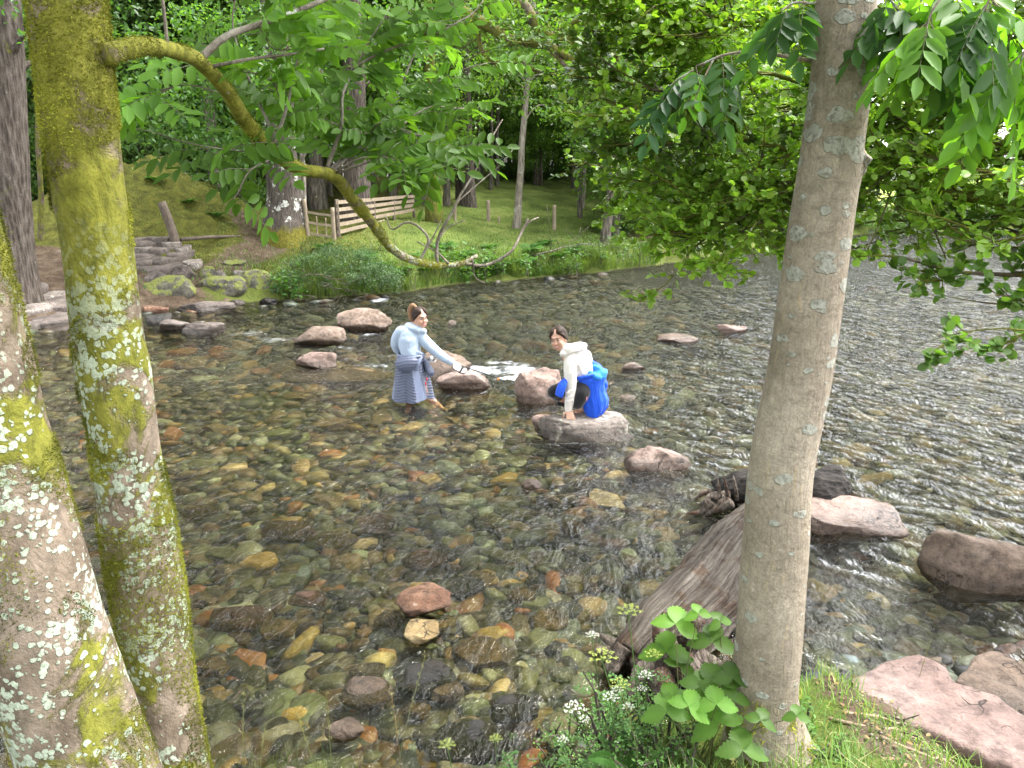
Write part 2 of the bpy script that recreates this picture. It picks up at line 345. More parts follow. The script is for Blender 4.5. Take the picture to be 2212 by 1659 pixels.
# ============================================================ STONES
def rock_shape(sub, seed, cuts=9, boxy=.0, rough=.07, dmin=.55, dmax=.9):
    r = np.random.default_rng(seed); V, Fc = ico(sub); V = V.copy()
    if boxy: V = np.sign(V) * np.abs(V) ** (1 - boxy); V /= np.abs(V).max()
    for _ in range(cuts):
        n = nrm(r.normal(size=3)); d = r.uniform(dmin, dmax); e = np.maximum(V @ n - d, 0); V -= n * e[:, None] * .88
    V += V * (fbm(V + seed, 1.6, 2, seed)[:, None] * .12 + fbm(V + seed * 3, 4, 4, seed + 5)[:, None] * rough)
    mn, mx = V.min(0), V.max(0); V = (V - (mn + mx) / 2) / ((mx - mn) / 2); return V, Fc
ROCK_PINK = rockmat('rock_pink', (.15, .10, .08), (.235, .165, .135), (.32, .24, .205), (.48, .46, .42), .12)
ROCK_BROWN = rockmat('rock_brown', (.10, .07, .05), (.175, .125, .092), (.25, .185, .145), (.40, .38, .32), .12)
ROCK_GREY = rockmat('rock_grey', (.10, .085, .072), (.175, .145, .125), (.26, .225, .195), (.48, .47, .40), .38)
ROCK_MOSS = rockmat('rock_moss', (.05, .046, .035), (.095, .088, .065), (.15, .135, .10), (.30, .31, .20), .25, moss=.62)
ROCK_SLAB = rockmat('rock_slab', (.06, .048, .04), (.11, .088, .075), (.175, .145, .125), (.4, .38, .34), .1)
ROCK_RED = rockmat('rock_red', (.10, .048, .03), (.17, .088, .052), (.25, .15, .095), (.4, .3, .24), .12, wetz=.03)
ROCK_OCHRE = rockmat('rock_ochre', (.13, .085, .035), (.24, .165, .07), (.33, .25, .13), (.45, .4, .27), .12, wetz=.03)
ROCK_DARK = rockmat('rock_dark', (.018, .016, .014), (.035, .032, .028), (.07, .06, .05), (.2, .2, .15), .04, wetz=.3)
def rock(px, yb, wpx, hpx, m, label, seed, name='boulder', dr=.8, zb=None, boxy=.25, rot=0, group=None, base_z=0.0, cuts=8, sub=5, cat='rock', rough=.07, ztop=None, tiltx=0, tilty=0, dmin=.55):
    """yb: front lower edge as seen; wpx/hpx: seen width and height; sits at base_z and sinks below it"""
    c0 = at(px, yb, base_z); mp = mpp(c0); W = wpx * mp; L = W * dr; dep = math.atan2(H - base_z, c0[1])
    hv = hpx * mp
    hz = (hv - L * math.sin(dep) * .8) / math.cos(dep) if ztop is None else ztop - base_z
    hz = max(hz, .12 * W) if ztop is None else hz
    sink = max(.35 * hz, .12) if base_z < .2 else .35 * hz
    if zb is not None: sink = base_z - zb
    V, Fc = rock_shape(sub, seed, cuts, boxy, rough, dmin); V = V * [W / 2 * 1.02, L / 2, (hz + sink) / 2]
    if tiltx or tilty: V[:, 2] += V[:, 0] * math.tan(R(tiltx)) + V[:, 1] * math.tan(R(tilty))
    V = rotz(V, R(rot)); loc = np.array([c0[0], c0[1] + L / 2, base_z + (hz - sink) / 2])
    g = MB(); g.add(V, Fc); o = g.build(name, m, None, local=True); o.location = loc; return tag(o, label, cat, group)
SG = 'stepping stones across the river'
kneel_rock = rock(1268, 957, 206, 66, ROCK_GREY, 'low craggy lichen-spotted rock under the crouching person in the blue jacket', 19, 'stepping_stone', .55, group=SG, boxy=.5, ztop=.27, cuts=6, rough=.12, dmin=.7)
rock(1172, 929, 48, 38, ROCK_PINK, 'small pink-brown stone at the left end of the lichen-spotted rock', 12, dr=.8)
rock(1427, 1020, 146, 70, ROCK_PINK, 'pale squared stepping stone with a wet lower edge, right of the crouching person', 13, 'stepping_stone', .62, group=SG, boxy=.5)
rock(1866, 1158, 232, 92, ROCK_SLAB if 0 else ROCK_PINK, 'flat pinkish slab stepping stone just right of the leaning grey trunk', 14, 'stepping_stone', .62, group=SG, boxy=.62, rot=-8, cuts=5, ztop=.17)
rock(2165, 1292, 240, 165, ROCK_BROWN, 'big rounded brown stepping stone at the right edge of the photo', 15, 'stepping_stone', .75, group=SG, boxy=.4, cuts=6)
rock(1166, 873, 108, 84, ROCK_PINK, 'tall pink boulder with a dark hollow, left of the crouching person', 16, dr=.7, boxy=.3)
rock(998, 842, 118, 46, ROCK_PINK, 'pale pink wedge rock in front of the rapids, right of the standing person', 17, dr=.5, boxy=.1, cuts=11)
rock(955, 818, 120, 66, ROCK_BROWN, 'brown ridged rock behind the outstretched arm of the standing person', 18, dr=.7, boxy=.1)
rock(686, 749, 116, 50, ROCK_BROWN, 'nearer of two smooth brown boulders in midstream left of the standing person', 21, dr=.6, boxy=.35)
rock(781, 716, 120, 54, ROCK_BROWN, 'further and taller humped brown boulder in midstream left of the standing person', 22, dr=.6, boxy=.1, cuts=10)
rock(678, 796, 92, 40, ROCK_PINK, 'pale pointed rock poking out of the pool below the two brown boulders', 23, dr=.5, boxy=.05, cuts=12)
rock(765, 818, 150, 30, ROCK_OCHRE, 'long ochre rock washed over by water left of the standing person', 24, dr=.7, ztop=.012, boxy=.2)
rock(655, 815, 130, 34, ROCK_BROWN, 'dark brown rock just under the surface beside the pale pointed rock', 25, dr=.9, ztop=-.015, boxy=.2)
rock(432, 724, 92, 30, ROCK_SLAB, 'wet dark slab with a twig and dead leaves on it near the left bank', 26, dr=.6, boxy=.6, cuts=4)
rock(365, 714, 80, 26, ROCK_SLAB, 'dark flat slab just left of the one carrying the twig', 27, dr=.7, boxy=.55, cuts=4)
rock(338, 698, 52, 24, ROCK_DARK, 'black wet rock with white spots behind the dark slabs', 28, dr=.8, boxy=.4)
rock(1583, 722, 64, 24, ROCK_PINK, 'small rounded pink rock in midstream near the leaning grey trunk', 29, dr=.5)
rock(1470, 740, 92, 14, ROCK_PINK, 'low flat pink rock barely above the riffle', 30, dr=.8)
rock(1370, 800, 52, 22, ROCK_PINK, 'small pale rock in the riffle behind the blue jacket', 31, dr=.6)
rock(1355, 864, 44, 13, ROCK_BROWN, 'low brown pebble-shaped rock beside the blue jacket', 32, dr=.7)
rock(975, 700, 20, 9, ROCK_PINK, 'tiny pink rock in the stream behind the standing person', 33, dr=.6, sub=4)
# left bank
BG = 'boulders along the far left bank'
for a in [(352, 660, 135, 70, ROCK_MOSS, 'large rounded greenish boulder on the bank beside the pale mossy trunk', .5, .45), (470, 652, 112, 60, ROCK_MOSS, 'dark low boulder between the large greenish one and the tilted mossy one', .6, .3),
          (546, 646, 72, 66, ROCK_MOSS, 'squarish tilted boulder covered with bright moss at the water edge', .6, .5), (432, 672, 130, 22, ROCK_SLAB, 'long flat dark rock at the waterline below the mossy boulders', .5, .3),
          (330, 676, 60, 18, ROCK_RED, 'reddish flat stone at the waterline under the large greenish boulder', .6, .4), (608, 642, 46, 36, ROCK_MOSS, 'rounded boulder half hidden by leaves next to the bush', .7, .2), (575, 655, 40, 14, ROCK_DARK, 'small dark rock lapped by water in front of the tilted mossy boulder', .7, .2), (505, 658, 40, 12, ROCK_SLAB, 'small wet stone in front of the dark low boulder', .7, .2)]:
    rock(a[0], a[1], a[2], a[3], a[4], a[5], 40 + int(a[0]) % 37, dr=a[6], boxy=a[7], group=BG, base_z=.02, dmin=.65)
for k, a in enumerate([(378, 606, 70, 40, ROCK_SLAB, 'thick pale-topped slab at the foot of the stone path'), (326, 612, 60, 32, ROCK_SLAB, 'rounded step stone at the foot of the stone path beside the trunk'), (440, 600, 44, 30, ROCK_MOSS, 'mossy rock right of the stone path foot'),
          (470, 604, 40, 24, ROCK_GREY, 'small smooth grey rock above the dark low boulder'), (520, 600, 44, 22, ROCK_GREY, 'smooth round grey rock above the tilted mossy boulder'), (560, 612, 52, 34, ROCK_MOSS, 'dark mossy rock set in the bank above the tilted boulder'), (500, 574, 50, 18, ROCK_MOSS, 'flat rock sunk in moss behind the grey round rocks')]):
    p0 = gat(a[0], a[1], 15, 40); rock(a[0], a[1] + 4, a[2], a[3], a[4], a[5], 70 + k, dr=.7, boxy=.4, group=BG, base_z=p0[2] - .05, dmin=.65)
# paving of the path and landing
k = 0
PATHST = [(298, 562, 74, 15), (360, 560, 60, 13), (412, 566, 50, 11), (325, 548, 66, 12), (385, 548, 46, 10), (300, 535, 54, 10), (352, 536, 60, 10), (322, 525, 60, 9), (372, 526, 36, 8), (300, 516, 50, 8), (345, 516, 50, 8), (395, 538, 30, 7), (280, 577, 60, 16), (340, 576, 74, 16),
          (90, 640, 90, 22), (60, 622, 60, 16), (125, 660, 80, 20), (60, 668, 80, 20), (110, 688, 90, 20), (145, 640, 40, 14), (66, 704, 64, 20), (132, 706, 60, 16), (26, 650, 60, 18), (20, 690, 60, 20)]
for px, py, wp, hp in PATHST:
    p0 = gat(px, py, 14, 45); k += 1; rr_ = np.random.default_rng(300 + k); mp = mpp(p0); g = MB(); n = 40; th_ = np.arange(n) / n * 6.283; W = wp * mp * .56; L_ = max(.22, min(.5, hp * mp / .16 * .5)); pol = 1 + .16 * np.cos(th_ * 2 + rr_.uniform(0, 6)) + .12 * np.cos(th_ * 3 + rr_.uniform(0, 6)) + .10 * np.abs(np.cos(th_ * 2.5 + 1)); rings = [(0, 0), (.5, 0), (.85, 0), (.97, -.012), (1.0, -.04), (1.0, -.12), (.96, -.3)]
    V = []
    for q_, z_ in rings: X = np.cos(th_) * pol * W * q_ * .9; Y = np.sin(th_) * pol * L_ * q_; V.append(np.c_[X, Y, ground(X * .5 + p0[0], Y * .5 + p0[1]) * .0 + z_ + X * .5 * rr_.uniform(-.01, .01) + Y * .10])
    V = np.vstack(V); V[:, 2] += fbm(V + k, 2.5, 4, k) * .05; V[:, :2] += fbm(V + 5, 4, 3, k)[:, None] * .04; i_ = np.arange(len(rings) - 1)[:, None] * n; j_ = np.arange(n)[None]; j2 = (j_ + 1) % n; Q = np.stack([i_ + j_, i_ + n + j_, i_ + n + j2, i_ + j2], -1).reshape(-1, 4); g.add(V, Q)
    o = g.build('paving_slab', ROCK_SLAB if k % 3 else ROCK_GREY, None, local=True); o.location = (p0[0], p0[1], max(p0[2], .03) + .05)
    tag(o, 'flat paving slab of the stone path between the mossy mound and the river' if px > 200 else 'flat paving slab of the stone landing seen left of the pale mossy trunk', 'stone slab', 'slabs of the stone path' if px > 200 else 'slabs of the stone landing')
# near shallows, hand placed
NS = [(915, 1302, 120, 78, 'R', .14, 'big reddish angular stone breaking the surface in the middle of the shallows'), (912, 1376, 74, 70, 'O', .10, 'pale triangular stone with a light vein just below the big reddish one'), (918, 1200, 106, 46, 'R', .04, 'red-brown stone with a peaked top above the big reddish one'),
      (810, 1122, 88, 34, 'R', .03, 'oval pinkish-red stone in the upper shallows'), (622, 1142, 118, 50, 'R', .02, 'long red-brown stone just breaking the surface in the left shallows'), (515, 1325, 130, 80, 'R', -.02, 'large dull red stone under water right of the mossy trunk'), (664, 1292, 84, 38, 'R', .05, 'reddish stone with a dark side left of the big reddish angular one'),
      (600, 1358, 78, 62, 'O', .02, 'brown-orange boulder in the left shallows below the reddish stone'), (656, 1322, 40, 24, 'O', .02, 'small bright orange stone in the left shallows'), (840, 1318, 72, 36, 'O', -.02, 'yellow flat stone touching the big reddish angular one'), (790, 1500, 116, 84, 'B', .03, 'large brown rough stone low in the shallows'),
      (925, 1475, 140, 110, 'D', .035, 'black glossy rock below the pale triangular stone'), (1010, 1600, 190, 80, 'D', .015, 'long black wet rock near the bottom of the water'), (1110, 1530, 110, 60, 'D', .01, 'dark rounded rock right of the long black one'), (742, 1580, 90, 64, 'B', .06, 'pinkish-brown rock near the bottom of the shallows'),
      (640, 1690, 125, 72, 'P', .22, 'smooth pink boulder cut by the bottom edge of the photo'), (1288, 1112, 62, 28, 'O', .04, 'tan stone just above water right of centre'), (1236, 1132, 56, 38, 'R', -.01, 'pinkish stone next to the tan one right of centre'), (1148, 1044, 42, 22, 'P', .07, 'small pale speckled stone poking up below the kneeling rock'),
      (1282, 1050, 96, 62, 'V', -.06, 'dark purple-blue stone under water below the kneeling rock'), (1185, 1328, 96, 66, 'O', -.05, 'amber stone under the ripples left of the fallen log'), (1040, 1400, 130, 90, 'O', -.05, 'amber-brown stone under rippled water right of the pale triangular one'), (1042, 1232, 60, 60, 'O', -.08, 'pink-orange sunken stone right of the peaked red-brown one'),
      (450, 1420, 90, 50, 'O', -.04, 'ochre stone close beside the mossy trunk'), (1130, 1260, 60, 40, 'O', -.08, 'yellow-brown sunken stone left of the ripples'), (726, 1142, 90, 34, 'O', -.06, 'flat golden stone under water beside the red-brown long stone'), (428, 1085, 78, 26, 'O', -.05, 'flat orange stone under water close to the mossy trunk'), (545, 1085, 34, 14, 'O', -.03, 'little orange pebble in the left pool'),
      (960, 1190, 60, 40, 'D', -.05, 'dark sunken stone beside the peaked red-brown one'), (1010, 1260, 76, 60, 'D', -.06, 'dark grey sunken stone right of the big reddish one'), (790, 1440, 80, 50, 'G', -.06, 'grey-green rounded stone above the large brown rough one'), (900, 1520, 60, 44, 'O', -.02, 'small golden stone beside the long black rock'), (965, 1490, 80, 60, 'P', -.02, 'pale pink stone wedged between the black rocks'),
      (640, 845, 70, 22, 'O', -.06, 'orange stone under the calm green pool on the left'), (470, 910, 80, 22, 'O', -.06, 'yellow flat stone in the left of the calm pool'), (590, 915, 50, 16, 'O', -.06, 'rusty flat stone in the middle of the calm pool'), (720, 900, 90, 26, 'O', -.07, 'long yellowish stone in the calm pool below the standing person'), (1090, 900, 76, 26, 'O', -.03, 'yellow broken slab under water between the two people'), (1060, 855, 110, 26, 'O', -.03, 'wide yellow-brown slab under water below the pink wedge rock'), (1115, 935, 50, 16, 'R', -.03, 'reddish flat stone under water left of the kneeling rock'),
      (1120, 765, 90, 20, 'O', -.05, 'golden underwater stone behind the standing person'), (1040, 1000, 60, 20, 'R', -.05, 'rusty underwater stone below the two people'), (1250, 1690, 120, 110, 'R', .02, 'dark red rock under the white-flowered plants'), (1180, 1600, 90, 60, 'R', -.02, 'dark red stone washed by ripples near the bottom of the photo'),
      (840, 975, 70, 22, 'O', -.08, 'brown-yellow stone in mid pool below the standing person'), (1560, 960, 120, 20, 'O', -.06, 'pale sunken stone in the fast water right of the squared stepping stone'), (1400, 1210, 60, 30, 'G', -.08, 'grey sunken stone beside the fallen log'), (1330, 1240, 60, 26, 'G', -.1, 'light grey-green stone under ripples left of the log')]
MM = {'R': ROCK_RED, 'O': ROCK_OCHRE, 'B': ROCK_BROWN, 'D': ROCK_DARK, 'P': ROCK_PINK, 'G': ROCK_GREY}
MM['V'] = rockmat('rock_violet', (.05, .045, .06), (.085, .075, .10), (.13, .11, .14), (.3, .3, .3), .03, wetz=0)
for k, (px, yb, wp, hp, mk, zt, lb) in enumerate(NS):
    zt = zt - .03 if mk in 'RO' and zt < .1 else zt
    c0 = at(px, yb - hp * .35, max(zt, 0)); gz = g1(c0[0], c0[1]); W = wp * mpp(c0)
    V, Fc = rock_shape(5 if wp > 60 else 4, 200 + k, 10, .12, .07); L = W * min(1.05, max(.5, hp / wp / math.sin(math.atan2(H, c0[1])) * .62))
    zb = max(min(gz - .02, zt - .3 * W), zt - .5 * W); V = rotz(V * [W / 2, L / 2, (zt - zb) / 2], 0); g = MB(); g.add(V, Fc)
    o = g.build('river_stone', MM[mk], None, local=True); o.location = (c0[0], c0[1], (zt + zb) / 2); tag(o, lb, 'stone', 'stones in the shallows')

# ---- pebbles
m, nt = mat('pebble_mat'); ca, _ = attr(nt); oi = nd(nt, 'ObjectInfo'); p = pos(nt)
c = mixc(nt, 1.0, ca, oi.outputs['Color'], 'MULTIPLY')
c = mixc(nt, 1.0, c, ramp(nt, noise(nt, p, 24, 6, .65), [(.3, .55), (.7, 1.35)]), 'MULTIPLY')
c = mixc(nt, .6, c, ramp(nt, noise(nt, p, 110, 3, .7), [(.3, .6), (.7, 1.4)]), 'MULTIPLY')
c = mixc(nt, mth(nt, 'MULTIPLY', step(nt, noise(nt, p, 3.0, 4, .6), .50, .66), .45), c, (.085, .075, .028))
outm(nt, princ(nt, c, .45, bump(nt, noise(nt, p, 40, 5, .6), .4, .015), .4)); PEB = m
PC = {'olive green': (.115, .125, .075), 'blue-grey': (.115, .135, .125), 'pale grey-green': (.25, .27, .20), 'dark': (.035, .035, .03), 'ochre yellow': (.31, .20, .065), 'rusty': (.24, .10, .04), 'tan': (.38, .28, .16), 'mid grey': (.17, .165, .135), 'olive brown': (.15, .105, .055)}
PK = list(PC); PW = np.array([.22, .11, .10, .15, .085, .055, .08, .07, .13]); PW = PW / PW.sum()
def inview(x, y, m=150):
    t = y * math.cos(TILT) + H * math.sin(TILT); px = CX + F * x / t; return (px > -m) & (px < 2212 + m)
N = 46000; yy = 2.3 + 25 * rng.random(N) ** 1.55; xx = rng.uniform(-1, 1, N) * (yy * .72 + 1.2)
ok = (ynear(xx) - yy < .1) & (yy < yfar(xx) - .5) & inview(xx, yy); xx, yy = xx[ok], yy[ok]; n = len(xx)
rad = (.020 + .100 * rng.random(n) ** 2.4) * np.interp(yy, [3, 6, 10, 20], [1.0, 1.05, 1.2, 1.9]); zz = ground(xx, yy)
kind = rng.choice(len(PK), n, p=PW); cols = np.array([PC[k] for k in PK])[kind] * (.18 + 1.25 * rng.random((n, 1)) ** 1.9) * np.interp(yy, [5, 9, 12, 20], [.95, .8, .5, .35])[:, None] * rng.uniform(.92, 1.08, (n, 3))  # colour darkens with distance, standing in for light lost in deeper water
shp = {s: [rock_shape(s, 400 + i, 7, .1, .05) for i in range(8)] for s in (1, 2, 3)}
def scatter(g, idx, sub):
    for si in range(8):
        ii = idx[idx % 8 == si]
        if not len(ii): continue
        T, Fc = shp[sub][si]; k = len(T); r = rad[ii]; sx = r * rng.uniform(.9, 1.5, len(ii)); sy = r * rng.uniform(.7, 1.1, len(ii)); sz = r * rng.uniform(.35, .7, len(ii))
        V = T[None] * np.stack([sx, sy, sz], 1)[:, None]; a = rng.uniform(0, 6.28, len(ii)); ca_, sa_ = np.cos(a)[:, None], np.sin(a)[:, None]
        V[..., 2] += V[..., 0] * rng.uniform(-.3, .3, (len(ii), 1)) + V[..., 1] * rng.uniform(-.3, .3, (len(ii), 1))
        X = V[..., 0] * ca_ - V[..., 1] * sa_ + xx[ii][:, None]; Y = V[..., 0] * sa_ + V[..., 1] * ca_ + yy[ii][:, None]; Z = V[..., 2] + zz[ii][:, None] + (r * .15)[:, None]
        Fa = (Fc[None] + (np.arange(len(ii)) * k)[:, None, None]).reshape(-1, 3)
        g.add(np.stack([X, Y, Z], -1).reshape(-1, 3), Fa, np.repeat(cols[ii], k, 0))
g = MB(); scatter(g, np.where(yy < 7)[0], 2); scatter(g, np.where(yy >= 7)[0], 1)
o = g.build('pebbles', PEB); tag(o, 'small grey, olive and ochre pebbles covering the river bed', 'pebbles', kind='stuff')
# larger individual stones of the bed
tm = []
for i in range(8):
    T, Fc = rock_shape(4, 500 + i, 9, .12, .06); gg = MB(); gg.add(T, Fc, np.ones((len(T), 3))); oo = gg.build('river_stone', PEB, None, local=True); tm.append(oo.data); bpy.data.objects.remove(oo)
cnt = 0; tries = 0
while cnt < 235 and tries < 4000:
    tries += 1; y = 3.3 + 13 * rng.random() ** 1.3; x = rng.uniform(-1, 1) * (y * .66 + .2)
    if ynear(x) - y > -.2 or y > yfar(x) - .6 or (x > 1.6 and y < 6.5): continue
    if y < 6.2 and x > 1.0: continue
    r = rng.uniform(.055, .125) * np.interp(y, [3, 6, 10, 17], [1, 1.15, 1.6, 2.3]); kd = PK[rng.choice(len(PK), p=np.array([.18, .10, .10, .12, .12, .10, .08, .05, .15]))]
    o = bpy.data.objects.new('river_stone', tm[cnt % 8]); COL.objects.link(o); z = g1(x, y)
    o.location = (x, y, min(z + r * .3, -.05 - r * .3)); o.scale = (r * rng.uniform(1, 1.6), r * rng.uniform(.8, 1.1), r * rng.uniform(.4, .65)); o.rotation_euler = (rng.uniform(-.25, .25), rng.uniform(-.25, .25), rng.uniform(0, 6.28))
    v = rng.uniform(.6, 1.2) * np.interp(y, [5, 9, 12, 20], [1, .9, .65, .45]); o.color = (*[c_ * v for c_ in PC[kd]], 1)  # far stones coloured darker too: dimming by deeper water put into the colour
    side = 'in the calm pool left of the people' if (y > 7 and x < -.5) else 'in the near shallows' if y < 7 else 'under the rippled water right of the people'
    tag(o, f'{kd} stone lying under clear water {side}', 'stone', f'{kd} stones {side}'); cnt += 1

# ---- near bank slabs (pink sandstone)
def slab(outl, ztop, thick, m, label, seed, name='stone_slab', cat='stone slab', n=150, rings=26, tilt=(0, 0), edge=.12):
    O = np.array([at(px, py, ztop)[:2] for px, py in outl]); O2 = np.vstack([O, O[:1]]); c = O.mean(0)
    d = np.r_[0, np.cumsum(np.linalg.norm(np.diff(O2, axis=0), axis=1))]; u = np.linspace(0, d[-1], n, endpoint=False)
    E = np.stack([np.interp(u, d, O2[:, 0]), np.interp(u, d, O2[:, 1])], 1)
    for _ in range(3): E = (np.roll(E, 1, 0) + E * 2 + np.roll(E, -1, 0)) / 4
    t = np.linspace(0, 1, rings); prof_r = np.r_[np.linspace(0, .93, rings - 8), [.97, .995, 1.0, 1.0, .99, .97, .9, .7]][:rings]; zt = np.r_[np.zeros(rings - 8), [-.02, -.06, -.15, -.35, -.6, -.8, -.95, -1.]]
    V = []
    for r_, z_ in zip(prof_r, zt):
        X = c + (E - c) * r_; V.append(np.c_[X, np.full(n, ztop + (z_ * thick))])
    V = np.array(V); V[..., 2] += (V[..., 0] - c[0]) * tilt[0] + (V[..., 1] - c[1]) * tilt[1]
    V = V.reshape(-1, 3); nz = fbm(V, 2.2, 5, seed); V[:, 2] += nz * .07; V[:, :2] += np.stack([fbm(V, 5, 4, seed + 1), fbm(V, 5, 4, seed + 2)], 1) * .025
    i = np.arange(rings - 1)[:, None] * n; j = np.arange(n)[None]; j2 = (j + 1) % n; Q = np.stack([i + j, i + j2, i + n + j2, i + n + j], -1).reshape(-1, 4)
    g = MB(); g.add(V, Q[:, ::-1]); return tag(g.build(name, m, None, origin=(c[0], c[1], ztop)), label, cat, 'pink slabs on the near bank')
SLABM = rockmat('rock_slab_pink', (.13, .083, .07), (.18, .122, .106), (.235, .17, .15), (.52, .46, .44), .10, speck=.35, bs=.35, scale=.8)
slab([(1838, 1452), (1905, 1415), (1980, 1408), (2040, 1440), (2058, 1478), (2140, 1510), (2260, 1575), (2330, 1650), (2250, 1690), (2080, 1610), (1960, 1560), (1880, 1500), (1830, 1480)], .42, .45, SLABM, 'large pink sandstone slab running to the bottom right corner', 31, tilt=(.04, -.03))
slab([(1735, 1485), (1800, 1470), (1830, 1490), (1885, 1545), (1790, 1552), (1730, 1520)], .46, .4, SLABM, 'small pink slab between the grey trunk and the large pink slab', 32)
slab([(2062, 1470), (2100, 1430), (2150, 1420), (2230, 1455), (2270, 1520), (2200, 1545), (2120, 1510)], .12, .4, ROCK_BROWN, 'brown wet rock in the water behind the large pink slab', 33, tilt=(0, .12))
slab([(2150, 1400), (2212, 1380), (2300, 1420), (2280, 1450), (2190, 1440)], .0, .3, ROCK_RED, 'dark red stone at the water edge by the right border', 34)
# ============================================================ LEAVES AND TREES
def leaves(g, P, D, Nn, L, W, col, fold=.18, droop=0.0):
    """pointed oval leaves: base P, axis D, normal Nn"""
    P = np.asarray(P, float); n = len(P); D = nrm(D); S = nrm(np.cross(D, Nn)); U = np.cross(S, D)
    L = np.broadcast_to(L, (n,))[:, None]; W = np.broadcast_to(W, (n,))[:, None]
    v = [P, P + D * L * .30 + S * W * .42 + U * W * fold, P + D * L * .68 + S * W * .40 + U * W * fold - U * L * droop * .4, P + D * L - U * L * droop,
         P + D * L * .68 - S * W * .40 + U * W * fold - U * L * droop * .4, P + D * L * .30 - S * W * .42 + U * W * fold]
    V = np.stack(v, 1).reshape(-1, 3); b = (np.arange(n) * 6)[:, None]
    Q = np.vstack([b + [0, 1, 2, 3], b + [0, 3, 4, 5]]); g.add(V, Q, np.repeat(col, 6, 0))
def rleaf(g, P, D, Nn, L, W, col, fold=.1):
    """round alder-like leaf: 8-gon of 2 quads+2 more, blunt tip"""
    P = np.asarray(P, float); n = len(P); D = nrm(D); S = nrm(np.cross(D, Nn)); U = np.cross(S, D)
    L = np.broadcast_to(L, (n,))[:, None]; W = np.broadcast_to(W, (n,))[:, None]; o = []
    for a, b_ in ((0, 0), (.22, .36), (.60, .50), (.94, .30), (1.0, 0), (.94, -.30), (.60, -.50), (.22, -.36)): o.append(P + D * L * a + S * W * b_ + U * W * fold * (abs(b_) * 2))
    V = np.stack(o, 1).reshape(-1, 3); b = (np.arange(n) * 8)[:, None]
    Q = np.vstack([b + [0, 1, 2, 4], b + [2, 3, 4, 4][:3] if 0 else b + [0, 4, 6, 7]]); T = np.vstack([b + [2, 3, 4], b + [4, 5, 6]]); g.add(V, [Q, T], np.repeat(col, 8, 0))
def lcol(n, base, var=.25, yel=.15, r=rng):
    base = np.array(base); v = r.uniform(1 - var, 1 + var, (n, 1)); t = r.random((n, 1)) ** 2 * yel; c = base * v; return c * (1 - t) + np.array([.16, .20, .03]) * t
def rdir(n, r=rng): return nrm(r.normal(size=(n, 3)))
LEAF = leafmat('leaf_mat', .35, .5, (1.35, 1.5, .4)); LEAFN = leafmat('near_leaf_mat', .28, .5, (1.4, 1.55, .35), .45); LEAFD = leafmat('dark_leaf_mat', .3, .3)

def barkmat(name, c1, c2, c3, vs=(9, 9, 1.6), mossamt=0., lich=0., bs=.9, scale=1.0, rough=.9):
    m, nt = mat(name); p = pos(nt); pv = mapv(nt, p, vs)
    a = noise(nt, pv, 1.6 * scale, 6, .65, .5); b = noise(nt, p, 40 * scale, 4, .6); v = voro(nt, pv, 1.4 * scale)
    c = ramp(nt, mth(nt, 'ADD', mth(nt, 'MULTIPLY', a, .7), mth(nt, 'MULTIPLY', v, .45)), [(.3, c1), (.55, c2), (.8, c3)])
    c = mixc(nt, 1.0, c, ramp(nt, b, [(.3, .7), (.7, 1.25)]), 'MULTIPLY')
    if lich: c = mixc(nt, step(nt, noise(nt, p, 5.0, 7, .7, .4), .68 - lich * .25, .72 - lich * .25), c, (.42, .43, .36))
    if mossamt: c = mixc(nt, step(nt, noise(nt, p, 2.6, 7, .7), .66 - mossamt * .35, .76 - mossamt * .35), c, ramp(nt, b, [(.3, (.06, .07, .012)), (.7, (.17, .17, .03))]))
    outm(nt, princ(nt, c, rough, bump(nt, mth(nt, 'ADD', a, mth(nt, 'MULTIPLY', v, .7)), bs, .05), .2)); return m
BARK_OAK = barkmat('bark_oak', (.035, .028, .022), (.11, .09, .07), (.20, .17, .14), (11, 11, 2.2), .15, .15)
BARK_FAR = barkmat('bark_far', (.03, .025, .02), (.085, .072, .055), (.17, .15, .12), (8, 8, 1.5), .25, .2)
BARK_PALE = barkmat('bark_pale', (.10, .085, .065), (.21, .18, .145), (.32, .29, .24), (8, 8, 2), .1, .35)
BARK_MOSSY = barkmat('bark_mossy', (.04, .032, .022), (.10, .08, .055), (.17, .14, .10), (8, 8, 3), .75, .1)

def trunk_tube(pts, rads, n=26, seg=12, seed=0, flare=0.0, wob=.06):
    P, r = resample(pts, n, rads)
    P = P + np.stack([vn(P * [1, 1, 1] + seed, .8, seed), vn(P + seed, .8, seed + 1), P[:, 0] * 0], 1) * wob
    t = np.linspace(0, 1, n)
    if flare: r = r * (1 + flare * np.exp(-np.maximum(t - .06, 0) * 16))
    V, Fs = tube(P, r, seg); k = n * seg; C0 = np.repeat(P, seg, 0); rel = V[:k] - C0
    V[:k] = C0 + rel * (1 + .10 * fbm(V[:k] + seed, 3 / max(r.max(), .05) * .12, 3, seed)[:, None] + (flare * .3 * np.exp(-np.repeat(t, seg) * 14) * np.sin(np.tile(np.arange(seg) / seg * 6.28 * 4, n)))[:, None]); return V, Fs, P, r
def clumps(c, R_, n, r=rng): # points in shell-weighted ellipsoid
    d = rdir(n, r); return c + d * R_ * (r.random((n, 1)) ** .45)
